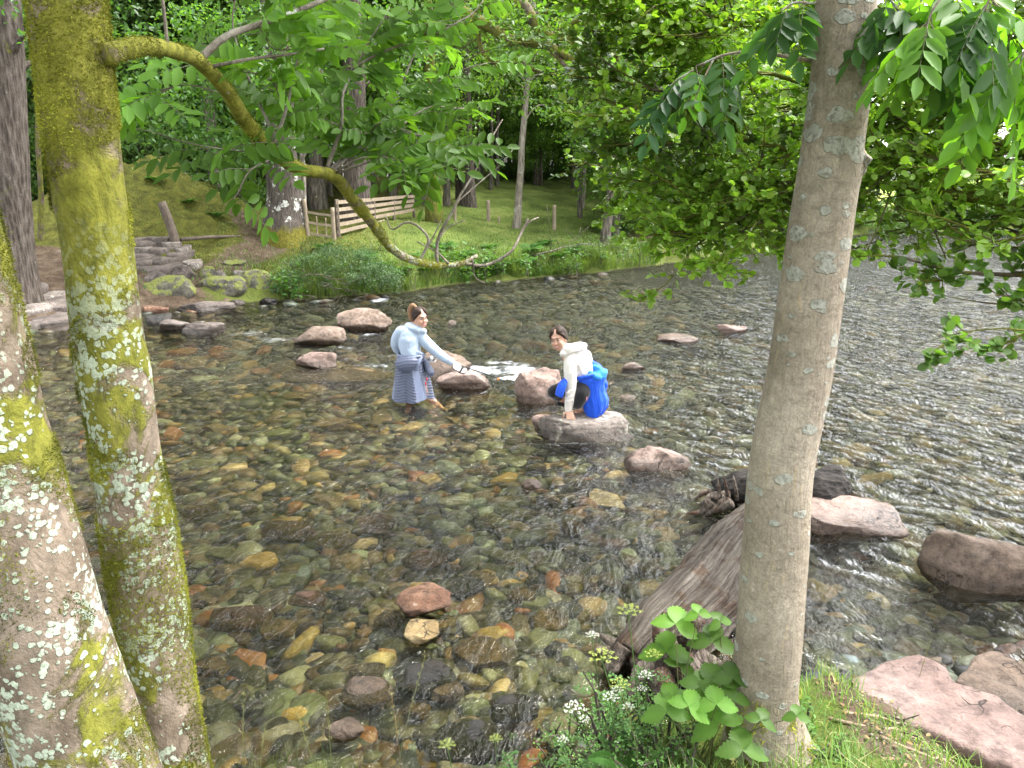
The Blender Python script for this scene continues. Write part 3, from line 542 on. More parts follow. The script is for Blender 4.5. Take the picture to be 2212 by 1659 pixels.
def crown_pts(base, h0, h1, spread, ncl, nl, cr, r):
    """clump centres in an egg-shaped crown"""
    z = r.uniform(0, 1, ncl); prof = np.sin(np.pi * np.clip(z * .85 + .12, 0, 1)) ** .7; a = r.uniform(0, 6.28, ncl); q = r.random(ncl) ** .5 * prof * spread
    Cc = np.stack([base[0] + np.cos(a) * q, base[1] + np.sin(a) * q, base[2] + h0 + z * (h1 - h0)], 1); Cc += r.normal(size=Cc.shape) * .25
    P = np.repeat(Cc, nl, 0) + rdir(ncl * nl, r) * (r.random((ncl * nl, 1)) ** .5) * cr * np.array([1.2, 1.2, .6]); return Cc, P

def make_tree(h, r0, crown_h0, spread, ncl, nl, lsize, lc, barkm, seed, leafm=LEAF, lean=(0, 0), limbs=10, cr=.7, flare=.5, name='tree', cat='tree', label='', group=None, loc=(0, 0, 0), forkz=None):
    r = np.random.default_rng(seed); root = thing(name, loc, label, cat, group); b = np.array(loc, float)
    top = np.array([lean[0] * h, lean[1] * h, h]); pts = [b + [0, 0, -.3], b + top * .3 + [r.uniform(-.15, .15), r.uniform(-.15, .15), 0], b + top * .65 + [r.uniform(-.3, .3), r.uniform(-.3, .3), 0], b + top]
    g = MB(); V, Fs, P, rr = trunk_tube(pts, [r0, r0 * .8, r0 * .5, r0 * .12], 30, 12, seed, flare); g.add(V, Fs)
    Cc, LP = crown_pts(b + [lean[0] * h * .6, lean[1] * h * .6, 0], crown_h0, h * 1.02, spread, ncl, nl, cr, r)
    for i in range(min(limbs, ncl)):
        c = Cc[i]; k = int(np.clip(np.searchsorted(P[:, 2], c[2] - .35 * np.linalg.norm(c[:2] - b[:2]) - .4), 6, len(P) - 3)); q = P[k]
        mid = (q + c) / 2 + [r.uniform(-.3, .3), r.uniform(-.3, .3), r.uniform(-.2, .5)]; Pp, rp = resample([q, mid, c], 8, [rr[k] * .45, rr[k] * .28, .012]); V, Fs = tube(Pp, rp, 5); g.add(V, Fs)
        for _ in range(3):
            e = c + rdir(1, r)[0] * cr * 1.3; V, Fs = tube(np.array([Pp[4], (Pp[5] + e) / 2, e]), [.018, .012, .005], 3, cap=False); g.add(V, Fs)
    g.build('trunk', barkm, root)
    g = MB(); n = len(LP); D = nrm(rdir(n, r) + [0, 0, -.15]); N_ = nrm(rdir(n, r) * .8 + [0, 0, 1.0]); s = lsize * r.uniform(.65, 1.25, n)
    cl = np.repeat(r.uniform(.7, 1.3, (ncl, 1)), nl, 0); leaves(g, LP, D, N_, s, s * .62, lcol(n, lc, .22, .3, r) * cl); g.build('crown', leafm, root); return root
def copy_tree(root, loc, rz, sc, label, group=None):
    r = root.copy(); COL.objects.link(r); r.location = tuple(loc); r.rotation_euler = (0, 0, rz); r.scale = (sc,) * 3; r['label'] = label
    if group: r['group'] = group
    for ch in list(root.children): c = ch.copy(); COL.objects.link(c); c.parent = r
    return r

GF = (.09, .18, .03)
# ---- far woodland: templates then copies
WL = ['leafy tree in the wood beyond the far bank', 'thin-stemmed tree in the wood beyond the far bank', 'broad dark tree in the wood beyond the far bank']
T1 = [make_tree(11, .16, 2.2, 2.6, 120, 60, .20, (.105, .20, .035), BARK_FAR, 801, LEAF, (.03, .01), 12, .8, label=WL[0], group='leafy trees of the far wood', name='tree', loc=(0, 0, 0)),
      make_tree(12, .11, 5.2, 1.8, 80, 45, .17, (.08, .155, .03), BARK_FAR, 802, LEAFD, (-.02, .03), 14, .7, label=WL[1], group='thin-stemmed trees of the far wood', name='thin_tree', loc=(0, 0, 0)),
      make_tree(13, .26, 1.6, 3.6, 180, 55, .22, (.065, .13, .028), BARK_FAR, 803, LEAFD, (.02, -.02), 14, 1.0, label=WL[2], group='broad dark trees of the far wood', name='broad_tree', loc=(0, 0, 0)),
      make_tree(10, .09, 4.4, 1.5, 55, 40, .16, (.12, .22, .04), BARK_PALE, 804, LEAF, (.05, 0), 12, .6, label='pale-barked thin tree in the wood beyond the far bank', group='pale thin trees of the far wood', name='birch_tree', loc=(0, 0, 0))]
used = [False] * 4
def put(k, x, y, rz=None, sc=None, label=None, group=None):
    loc = (x, y, g1(x, y) - .1); rz = random.uniform(0, 6.28) if rz is None else rz; sc = random.uniform(.8, 1.2) if sc is None else sc
    if not used[k]:
        used[k] = True; o = T1[k]; o.location = loc; o.rotation_euler = (0, 0, rz); o.scale = (sc,) * 3
        if label: o['label'] = label
        return o
    return copy_tree(T1[k], loc, rz, sc, label or T1[k]['label'], group)
def colx(px, Y): return (px - CX) / F * (Y * math.cos(TILT) + 1.5 * math.sin(TILT))
r = np.random.default_rng(55)
# dense wall at the left and centre-left, thin stems with gaps over the clearing, dense again to the right
for px in range(-250, 700, 62):
    put(2 if r.random() < .55 else 0, colx(px + r.uniform(-20, 20), Y := r.uniform(30, 44)), Y)
for px in range(-400, 1800, 85):
    Y = r.uniform(84, 110); put(2, colx(px + r.uniform(-20, 20), Y), Y, sc=r.uniform(1.3, 1.8))
for px in range(640, 1500, 26):
    Y = r.uniform(40, 66); put([1, 1, 3, 1][r.integers(4)], colx(px + r.uniform(-12, 12), Y), Y, sc=r.uniform(.9, 1.35))
for px in range(600, 1500, 75):
    Y = r.uniform(60, 76); put(0 if r.random() < .5 else 2, colx(px, Y), Y, sc=r.uniform(.9, 1.2))
for px in list(range(1330, 1760, 58)) + [1840, 1960, 2080, 2230, 2400]:
    Y = yfar(colx(px, 40)) + r.uniform(1, 7); x = colx(px, Y); Y = yfar(x) + r.uniform(1, 8); put(0 if r.random() < .6 or px > 1760 else 2, colx(px, Y), Y, sc=r.uniform(.7, .95) if px < 1760 else r.uniform(.5, .6))
for px in range(860, 1480, 34):
    Y = r.uniform(44, 62); put(0, colx(px + r.uniform(-15, 15), Y), Y, sc=r.uniform(.55, .95))
for px in range(480, 1000, 60):
    Y = r.uniform(34, 46); put(0, colx(px + r.uniform(-15, 15), Y), Y, sc=r.uniform(.7, 1.0))
tall = make_tree(21, .30, 7.5, 5.2, 300, 52, .34, (.07, .14, .03), BARK_FAR, 805, LEAFD, (.01, 0), 26, 1.5, label='towering canopy tree of the wood beyond the far bank', group='towering trees of the far wood', name='tall_tree')
first_t = True
for px, Y in [(-420, 27), (-330, 36), (-160, 30), (-60, 40), (90, 33), (200, 42), (330, 36), (480, 33), (560, 44), (690, 36), (800, 43), (905, 37), (1010, 58), (1120, 62), (1230, 60), (1330, 50), (1420, 49), (1510, 50), (1620, 62), (-520, 22), (250, 54), (700, 56), (1150, 60)]:
    x = colx(px, Y); loc = (x, Y, g1(x, Y) - .2); sc = r.uniform(.85, 1.15)
    if first_t: tall.location = loc; tall.scale = (sc,) * 3; first_t = False
    else: copy_tree(tall, loc, r.uniform(0, 6.28), sc, tall['label'])
# low shrubs under the wood
g = MB(); sr_ = np.random.default_rng(77)
SH = MB(); cc, lp = crown_pts(np.zeros(3), .1, 1.8, 1.3, 60, 60, .45, sr_); n = len(lp); s = .11 * sr_.uniform(.7, 1.3, n); leaves(SH, lp, nrm(rdir(n, sr_)), nrm(rdir(n, sr_) * .8 + [0, 0, 1]), s, s * .6, lcol(n, (.05, .11, .025), .25, .3, sr_))
shr = thing('shrub', (0, 0, 0), 'low leafy shrub among the trunks of the far wood', 'shrub', 'shrubs of the far wood'); SH.build('foliage', LEAF, shr)
sg = MB()
for c in cc[:14]: V, Fs = tube(np.array([[0, 0, -.1], c * .5 + [0, 0, .1], c]), [.03, .02, .006], 4, cap=False); sg.add(V, Fs)
sg.build('stems', BARK_FAR, shr)
first = True
spots = [(px, yfar(colx(px, 30)) + r.uniform(1.5, 9)) for px in range(1340, 2400, 58)] + [(px, r.uniform(28, 38)) for px in (-60, 20, 90, 480, 540)] + [(px, r.uniform(50, 70)) for px in range(880, 1500, 34)]
for px, Y in spots:
    x = colx(px, Y)
    if px > 1330 and px < 2400 and Y < 60: Y = yfar(x) + r.uniform(.6, 6); x = colx(px, Y)
    loc = (x, Y, g1(x, Y) - .05); sc = r.uniform(.7, 1.5)
    if first: shr.location = loc; shr.scale = (sc,) * 3; first = False
    else: copy_tree(shr, loc, r.uniform(0, 6.28), sc, shr['label'])

# ---- individual far-bank trunks (base px, width px, top px at frame top) : tall, leaves high up or hidden
def far_trunk(px, py, wpx, pxt, barkm, label, seed, name='tree', flare=.6, crown=None, y0=15, h=11, lc=GF, nl=45, leafsz=.16, ch0=4.0, spread=2.2, ncl=60, bent=0, thick_top=.55, leafm=LEAF):
    b = gat(px, py, y0, 80); mp = mpp(b); r0 = wpx * mp / 2; root = thing(name, b, label, 'tree'); t = atY(pxt, 0, b[1]); k = (h) / max(t[2] - b[2], .1); top = b + (t - b) * k
    mid = b + (top - b) * .4 + [bent, 0, 0]; g = MB(); V, Fs, P, rr = trunk_tube([b - [0, 0, 1.0], mid, top], [r0, r0 * (1 + thick_top) / 2, r0 * .35], 44, 18, seed, flare, wob=.05); g.add(V, Fs)
    q = np.random.default_rng(seed); Cc, LP = crown_pts(b + (top - b) * .55 - [0, 0, b[2] * 0] if 0 else np.array([(b[0] + top[0]) / 2, (b[1] + top[1]) / 2, b[2]]), ch0, h, spread, ncl, nl, .7, q)
    for i in range(min(12, ncl)):
        c = Cc[i]; kk = int(np.clip(np.searchsorted(P[:, 2], c[2] - .8), 8, len(P) - 3)); Pp, rp = resample([P[kk], (P[kk] + c) / 2 + [0, 0, .3], c], 7, [rr[kk] * .35, .04, .012]); V, Fs = tube(Pp, rp, 5); g.add(V, Fs)
    g.build('trunk', barkm, root); g = MB(); n = len(LP); s = leafsz * q.uniform(.7, 1.25, n)
    leaves(g, LP, rdir(n, q), nrm(rdir(n, q) * .8 + [0, 0, 1]), s, s * .6, lcol(n, lc, .22, .3, q) * np.repeat(q.uniform(.75, 1.25, (ncl, 1)), nl, 0)); g.build('crown', leafm, root); return root, b
OAKT = barkmat('bark_oak_big', (.022, .018, .015), (.075, .06, .048), (.14, .118, .10), (14, 14, 2.6), .10, .12, 1.0, .8)
m, nt = mat('bark_oak_mossfoot'); p = pos(nt); z = sepz(nt, p); pv = mapv(nt, p, (12, 12, 2)); a = noise(nt, pv, 1.5, 6, .65, .5)
c = ramp(nt, a, [(.3, (.035, .028, .024)), (.55, (.10, .083, .07)), (.75, (.19, .16, .14))])
c = mixc(nt, mth(nt, 'MULTIPLY', step(nt, noise(nt, p, 3.2, 7, .7), .56, .60), step(nt, z, 1.5, 1.9)), c, (.55, .55, .50))
c = mixc(nt, step(nt, mth(nt, 'ADD', z, mth(nt, 'MULTIPLY', noise(nt, p, 3, 5, .6), .8)), 2.25, 2.0), c, ramp(nt, noise(nt, p, 18, 5), [(.3, (.06, .065, .01)), (.7, (.19, .16, .025))]))
outm(nt, princ(nt, c, .95, bump(nt, a, .9, .06), .2)); OAKM = m
far_trunk(22, 640, 88, 10, OAKT, 'massive ridged oak trunk at the left edge behind the mossy trunks', 901, 'oak_tree', .35, h=10, ch0=5.0, spread=3.5, ncl=70, y0=15, leafsz=.14, lc=(.05, .12, .035), thick_top=.8)
far_trunk(618, 512, 72, 588, OAKM, 'thick oak with a moss-covered foot left of the wooden gate', 902, 'oak_tree', .8, h=11, ch0=4.2, spread=3.4, ncl=80, leafsz=.14, lc=(.06, .14, .035), y0=20, thick_top=.7)
far_trunk(775, 470, 56, 760, OAKT, 'big dark trunk standing behind the wooden gate', 903, 'oak_tree', .5, h=12, ch0=4.5, spread=3, y0=27, thick_top=.7)
far_trunk(1012, 445, 30, 1000, OAKT, 'upright brown trunk at the edge of the grass clearing', 904, 'tree', .5, h=12, ch0=5.2, spread=2.2, y0=26)
far_trunk(996, 430, 20, 985, OAKT, 'slim dark trunk just behind the upright brown one', 905, 'tree', .4, h=12, ch0=5.2, spread=2, y0=30, ncl=40)
far_trunk(1113, 492, 17, 1155, BARK_PALE, 'slender pale tree leaning right on the river bank in front of the clearing', 906, 'tree', .4, h=9, ch0=5.2, spread=1.6, ncl=30, y0=24)
far_trunk(1300, 530, 22, 1330, BARK_FAR, 'dark leaning trunk on the bank at the right end of the clearing', 907, 'tree', .5, h=9, ch0=3.4, spread=2.4, ncl=70, y0=24, bent=.3, lc=(.07, .15, .03))
far_trunk(1252, 470, 11, 1262, BARK_FAR, 'thin straight trunk beside the path through the clearing', 908, 'tree', .3, h=10, ch0=5, spread=1.5, ncl=25, y0=26)
far_trunk(655, 500, 12, 650, BARK_PALE, 'thin lichen-covered stem right beside the moss-footed oak', 909, 'tree', .3, h=9, ch0=4.5, spread=1.5, ncl=20, y0=22)
far_trunk(1072, 400, 9, 1080, BARK_FAR, 'thin dark sapling in the middle of the clearing', 910, 'tree', .3, h=8, ch0=4.5, spread=1.3, ncl=20, y0=35)
far_trunk(1170, 400, 7, 1160, BARK_FAR, 'short crooked sapling on the grass of the clearing', 911, 'tree', .3, h=5, ch0=3.4, spread=1.0, ncl=12, y0=35)
far_trunk(80, 520, 12, 84, BARK_MOSSY, 'thin mossy stem beside the massive oak trunk', 912, 'tree', .3, h=9, ch0=4.5, spread=1.5, ncl=20, y0=20)
far_trunk(1345, 500, 9, 1360, BARK_FAR, 'thin stem rising through the leaves right of the dark leaning trunk', 913, 'tree', .3, h=8, ch0=3, spread=1.6, ncl=30, y0=27)

# ---- boughs with recursive twigs
def grow(gb, gl, P, rad, nsub, sublen, ntw, twlen, nlv, ll, lw, lc, r, fn=rleaf, droop=.0, flat=.5, seg=5, start=.15, upb=.15, cvar=.22, yel=.3, lrnd=.6):
    """P: bough polyline; grows side branches, twigs and leaves"""
    T = nrm(np.gradient(P, axis=0)); n = len(P); LPs, LDs = [], []
    for _ in range(nsub):
        k = int(r.uniform(start, .98) * (n - 1)); d = nrm(T[k] * r.uniform(.3, 1.0) + rdir(1, r)[0] * np.array([1, 1, flat]) + [0, 0, upb]); L = sublen * r.uniform(.5, 1.15)
        q = P[k]; e = q + d * L; mid = (q + e) / 2 + rdir(1, r)[0] * L * .10; e = e + [0, 0, -droop * L]
        S, sr2 = resample([q, mid, e], 7, [min(rad[k] * .5, .016), .008, .003]); V, Fs = tube(S, sr2, 4, cap=False); gb.add(V, Fs); Ts = nrm(np.gradient(S, axis=0))
        for __ in range(ntw):
            j = int(r.integers(1, 7)); dd = nrm(Ts[j] * .6 + rdir(1, r)[0] * np.array([1, 1, flat])); l2 = twlen * r.uniform(.5, 1.2); e2 = S[j] + dd * l2 + [0, 0, -droop * l2]
            V, Fs = tube(np.array([S[j], (S[j] + e2) / 2 + rdir(1, r)[0] * l2 * .06, e2]), [.004, .003, .0015], 3, cap=False); gb.add(V, Fs)
            t = r.uniform(.15, 1, nlv)[:, None]; LPs.append(S[j] * (1 - t) + e2 * t); LDs.append(nrm(dd + rdir(nlv, r) * .9))
    LP = np.vstack(LPs); LD = np.vstack(LDs); m_ = len(LP); s = r.uniform(.6, 1.2, m_)
    br = np.repeat(r.uniform(.8, 1.25, (m_ // nlv, 1)), nlv, 0)
    fn(gl, LP, LD, nrm(rdir(m_, r) * lrnd + [0, -.35, 1]), ll * s, lw * s, lcol(m_, lc, cvar, yel, r) * br)
def bough(gb, pts, rads, n=24, seg=7, seed=0, wob=.04):
    P, rr = resample(pts, n, rads); P = P + np.stack([vn(P + seed, 1.6, seed), vn(P + seed, 1.6, seed + 1), vn(P + seed, 1.6, seed + 2)], 1) * wob
    V, Fs = tube(P, rr, seg); gb.add(V, Fs); return P, rr
# alder on the near bank, out of frame to the right; its boughs reach over the river
r = np.random.default_rng(91)
ar = thing('alder_tree', (7.0, 5.1, g1(7.0, 5.1)), 'spreading alder with round bright leaves reaching over the river from the right', 'tree')
gb, gl = MB(), MB(); base = np.array([7.0, 5.1, .2]); V, Fs, P, rr = trunk_tube([base, base + [-.1, 0, 2], base + [-.3, .2, 4], base + [-.2, .4, 6.5]], [.22, .18, .12, .04], 30, 12, 5, .4); gb.add(V, Fs)
PT = P.copy(); TR = lambda z: np.array([np.interp(z, PT[:, 2], PT[:, 0]), np.interp(z, PT[:, 2], PT[:, 1]), z])
ALD = [([(2212, 590, 8.0), (2050, 575, 8.1), (1930, 548, 8.3), (1850, 552, 8.5)], .035, 16, 1.5), ([(2212, 445, 8.6), (2080, 420, 9), (1960, 400, 9.4), (1870, 388, 9.8), (1700, 395, 10.2), (1540, 445, 10.6), (1440, 480, 11)], .06, 40, 3.0),
       ([(2212, 340, 9), (2100, 310, 9.2), (2000, 290, 9.6), (1880, 270, 10), (1720, 330, 10.4), (1560, 390, 11), (1400, 420, 11.4)], .06, 38, 3.4), ([(2212, 200, 9), (2100, 195, 9.4), (1990, 185, 9.8), (1850, 200, 10.2), (1600, 160, 10.6), (1460, 210, 10.6), (1320, 245, 10.4), (1285, 255, 10.3)], .055, 40, 4.0),
       ([(2212, 60, 9), (2000, 80, 9.5), (1800, 60, 10), (1600, 50, 10.4), (1420, 100, 10.6)], .05, 34, 4.6), ([(2212, 500, 9), (2060, 490, 9.5), (1900, 470, 10), (1760, 510, 10.4)], .035, 24, 2.6), ([(2230, 720, 6.6), (2140, 712, 6.7), (2060, 722, 6.8), (1990, 740, 6.9)], .014, 5, 1.0),
       ([(1700, 395, 10.2), (1600, 470, 10.5), (1500, 540, 10.8), (1480, 560, 11)], .03, 16, 2.4), ([(2212, 660, 7.6), (2110, 650, 7.8), (2040, 640, 8)], .02, 7, 1.4), ([(1600, 160, 10.6), (1500, 120, 11), (1380, 60, 11.2)], .03, 22, 5), ([(1600, 50, 10.4), (1460, 10, 10.8), (1280, 0, 11)], .03, 22, 5), ([(1560, 390, 11), (1500, 440, 11.4), (1400, 500, 12)], .02, 14, 4), ([(1700, 395, 10.2), (1650, 480, 10), (1640, 540, 9.8)], .02, 12, 4), ([(1480, 280, 12), (1380, 350, 12.4), (1330, 420, 12.6)], .02, 14, 4), ([(1460, 210, 10.6), (1360, 180, 11.2), (1240, 120, 11.8)], .02, 16, 4), ([(1720, 330, 10.4), (1600, 300, 10.8), (1440, 310, 11), (1340, 330, 11.2)], .03, 22, 4),
       ([(1880, 270, 10), (1760, 230, 10.8), (1640, 240, 11.4), (1480, 280, 12)], .03, 20, 4.5), ([(2000, 290, 9.6), (1950, 350, 9.2), (1900, 360, 9)], .03, 12, 3.8), ([(2212, 130, 8.2), (2080, 140, 8.4), (1950, 110, 8.6)], .03, 16, 5), ([(2212, 400, 8), (2120, 380, 8.2), (2030, 360, 8.4), (1960, 340, 8.5)], .03, 18, 4), ([(2212, 250, 9), (2110, 240, 9.3), (1990, 235, 9.6), (1900, 225, 9.8)], .03, 26, 4.4), ([(2230, 150, 8.8), (2120, 90, 9), (2000, 20, 9.2), (1900, 0, 9.4)], .03, 26, 5.2), ([(2212, 310, 9.6), (2120, 350, 9.8), (2030, 330, 10)], .03, 20, 4), ([(2212, 520, 7.8), (2120, 530, 8), (2030, 510, 8.2)], .025, 14, 3.2)]
for i, (q, r0, ns, tz) in enumerate(ALD):
    q = [(a, b, c * .66) for a, b, c in q]; r0 = r0 * .7; pts = [atY(a, b, c) for a, b, c in q]
    if q[0][0] >= 2200: s = TR(max(pts[0][2] - .2, .8)); pts = [s, (s * .5 + pts[0] * .5) + [0, 0, .15]] + pts
    P, rr = bough(gb, pts, list(np.linspace(r0 * .95, r0 * .16, len(pts))), 34, 7, i, .04)
    near = i in (0, 6, 8)
    grow(gb, gl, P, rr, int(ns * (1.0 if near else 1.55)), .36 if near else .66, 9, .21, 8, .060, .056, ((.085, .17, .035) if i in (0, 5, 6, 8, 14, 15) else (.18, .31, .045)), r, start=.28 if q[0][0] >= 2200 else .05, flat=.6, yel=.25 if near else .55)
gb.build('trunk', BARK_MOSSY, ar); gl.build('crown', LEAF, ar)
# oak boughs, bare and mossy, crossing at the top centre (from an oak on the far side)
r = np.random.default_rng(92)
okr = thing('oak_tree', atY(1000, 500, 18) * [1, 1, 0] + [-.6, 0, 0], 'old oak with dark mossy boughs arching over the top centre', 'tree'); gb, gl = MB(), MB()
s0 = atY(880, -60, 15.5)
OB = [([(900, -40, 15.5), (1040, 45, 15), (1105, 95, 14.6), (1190, 112, 14.3), (1260, 150, 14), (1330, 180, 14)], .12), ([(960, -80, 15.5), (1130, 20, 15), (1190, 75, 14.6), (1300, 95, 14.2), (1420, 98, 14)], .13), ([(1130, 20, 15), (1180, 30, 14.7), (1215, 10, 14.5), (1320, -10, 14.2)], .07),
      ([(1190, 112, 14.3), (1230, 155, 14), (1260, 175, 13.8), (1330, 195, 13.6)], .05), ([(1200, 75, 14.6), (1240, 50, 14.4), (1300, 45, 14.2), (1350, 55, 14), (1420, 60, 14)], .05), ([(1030, 30, 15), (1050, 110, 15), (1100, 145, 14.8), (1180, 170, 14.6), (1230, 190, 14.4)], .05), ([(1300, 95, 14.2), (1340, 135, 14), (1400, 160, 14)], .04)]
for i, (q, r0) in enumerate(OB):
    pts = [atY(a, b, c) for a, b, c in q]; P, rr = bough(gb, pts, list(np.linspace(r0, r0 * .3, len(pts))), 30, 8, 20 + i, .12)
    grow(gb, gl, P, rr, 10 if i < 2 else 6, 1.4, 7, .45, 8, .12, .07, (.075, .16, .03), r, fn=leaves, start=.1, yel=.4)
b0 = np.array([float(okr.location[0]), float(okr.location[1]), g1(okr.location[0], okr.location[1])])
okr.location = tuple(np.array([colx(940, 31), 31, g1(colx(940, 31), 31)])); b0 = np.array(okr.location)
V, Fs, P, rr = trunk_tube([b0 - [0, 0, .3], b0 + [.2, -3, 3.4], atY(700, -160, 16.5), atY(900, -50, 15.5)], [.30, .24, .2, .14], 36, 12, 9, .5); 
V, Fs, P, rr = trunk_tube([b0 - [0, 0, .3], b0 + [0, 0, 3.], b0 + [.1, -1.5, 6.5], atY(880, -90, 16.5), atY(900, -40, 15.5)], [.24, .21, .18, .14, .12], 36, 12, 9, .5); gb.add(V, Fs); gb.build('trunk', BARK_MOSSY, okr)
for c in [(430, 60, 22), (500, 150, 21), (430, 190, 21), (330, 220, 20), (560, 230, 21), (420, 280, 21), (520, 60, 22), (650, 140, 22), (760, 60, 23), (860, 120, 22), (900, 220, 24), (680, 280, 23), (300, 120, 21), (330, 300, 20), (500, 320, 21)]:
    c0 = atY(*c); n = 500; pp = c0 + rdir(n, r) * r.random((n, 1)) ** .5 * [1.15, 1.0, .7]; s = .15 * r.uniform(.7, 1.2, n); leaves(gl, pp, rdir(n, r), nrm(rdir(n, r) * .7 + [0, 0, 1]), s, s * .55, lcol(n, (.07, .155, .045), .25, .3, r) * r.uniform(.8, 1.2))
gl.build('crown', LEAF, okr)
# ============================================================ NEAR TREES
m, nt = mat('bark_ash_lichen'); p = pos(nt); z = sepz(nt, p)
a = noise(nt, mapv(nt, p, (1, 1, .55)), 22, 7, .7, .5); b = noise(nt, p, 4.5, 5, .6, .4); f = noise(nt, p, 90, 4, .65)
c = ramp(nt, b, [(.3, (.15, .11, .08)), (.5, (.28, .22, .165)), (.7, (.39, .305, .245))]); c = mixc(nt, 1.0, c, ramp(nt, a, [(.3, .55), (.7, 1.3)]), 'MULTIPLY')
mz = mth(nt, 'ADD', noise(nt, p, 3.6, 8, .68, .6), mth(nt, 'MULTIPLY', step(nt, z, 1.9, 3.0), .13))
mm = step(nt, mz, .53, .61); mcol = ramp(nt, a, [(.25, (.07, .075, .012)), (.5, (.20, .205, .025)), (.75, (.37, .36, .05))]); c = mixc(nt, mth(nt, 'MULTIPLY', mm, .92), c, mcol)
lb_ = noise(nt, nd(nt, 'VectorMath', {0: p, 1: (7, 3, 5)}, operation='ADD').outputs[0], 3.2, 5, .6); vv = voro(nt, p, 38, 'F1'); lv = nd(nt, 'VectorMath', {0: p, 1: mapv(nt, nd(nt, 'TexNoise', {'Vector': p, 'Scale': 60.0, 'Detail': 3.0}).outputs['Color'], (.012, .012, .012))}, operation='ADD').outputs[0]; lvo = nd(nt, 'TexVoronoi', {'Vector': lv, 'Scale': 62.0}); lrn = nd(nt, 'SeparateColor', {0: lvo.outputs['Color']}).outputs[0]; lsp = mth(nt, 'SUBTRACT', mth(nt, 'ADD', mth(nt, 'MULTIPLY', lb_, 1.25), mth(nt, 'MULTIPLY', lrn, .36)), mth(nt, 'MULTIPLY', lvo.outputs['Distance'], .30))
lm = mth(nt, 'MULTIPLY', step(nt, lsp, .70, .76), step(nt, z, 3.0, 2.4)); c = mixc(nt, lm, c, ramp(nt, f, [(.3, (.34, .39, .29)), (.7, (.62, .68, .54))]))
hgt = mth(nt, 'ADD', mth(nt, 'ADD', a, mth(nt, 'MULTIPLY', mm, .6)), mth(nt, 'ADD', mth(nt, 'MULTIPLY', f, .4), mth(nt, 'MULTIPLY', lm, .35)))
outm(nt, princ(nt, c, .92, bump(nt, hgt, .9, .018), .15)); BARKA = m
m, nt = mat('moss_tuft'); ca, _ = attr(nt); s = princ(nt, ca, .9, None, .1); t = nd(nt, 'BsdfTranslucent', {'Color': ca}).outputs[0]; outm(nt, nd(nt, 'MixShader', {0: .35, 1: s, 2: t}).outputs[0]); MOSS = m
m, nt = mat('bark_smooth_grey'); p = pos(nt); a = noise(nt, mapv(nt, p, (13, 13, 15)), 1.7, 7, .72, .8); st = noise(nt, mapv(nt, p, (30, 30, 4.5)), 1.5, 6, .65, .7); b = noise(nt, p, 2.2, 5, .6); f = noise(nt, p, 120, 3, .6)
c = ramp(nt, b, [(.32, (.23, .19, .14)), (.5, (.35, .295, .225)), (.7, (.47, .405, .32))]); c = mixc(nt, 1.0, c, ramp(nt, a, [(.3, .74), (.5, 1.), (.72, 1.25)]), 'MULTIPLY')
c = mixc(nt, mth(nt, 'MULTIPLY', step(nt, st, .60, .68), .55), c, (.52, .40, .23)); c = mixc(nt, .5, c, ramp(nt, f, [(.3, .6), (.7, 1.4)]), 'MULTIPLY')
z = sepz(nt, p); pd = nd(nt, 'VectorMath', {0: mapv(nt, p, (1, 1, 1.5)), 1: mapv(nt, nd(nt, 'TexNoise', {'Vector': p, 'Scale': 30.0, 'Detail': 4.0}).outputs['Color'], (.03, .03, .03))}, operation='ADD').outputs[0]; vo_ = nd(nt, 'TexVoronoi', {'Vector': pd, 'Scale': 13.0}); sz_ = nd(nt, 'SeparateColor', {0: vo_.outputs['Color']}).outputs[0]; lp_ = mth(nt, 'SUBTRACT', mth(nt, 'ADD', mth(nt, 'MULTIPLY', sz_, .80), mth(nt, 'MULTIPLY', step(nt, z, 1.5, 3.0), .16)), mth(nt, 'ADD', vo_.outputs['Distance'], .30)); lm = mth(nt, 'MULTIPLY', step(nt, lp_, .0, .06), step(nt, noise(nt, p, 70, 4, .7), .30, .5))
c = mixc(nt, mth(nt, 'MULTIPLY', lm, .8), c, ramp(nt, noise(nt, p, 50, 5, .7), [(.3, (.36, .37, .31)), (.7, (.60, .61, .54))]))
mo = step(nt, mth(nt, 'ADD', noise(nt, p, 6, 6, .7), mth(nt, 'MULTIPLY', step(nt, z, 1.25, .85), .16)), .70, .74); c = mixc(nt, mo, c, (.12, .125, .02))
hgt = mth(nt, 'ADD', mth(nt, 'ADD', a, st), mth(nt, 'MULTIPLY', lm, .4)); outm(nt, princ(nt, c, .85, bump(nt, hgt, 1.0, .022), .2)); BARKC = m

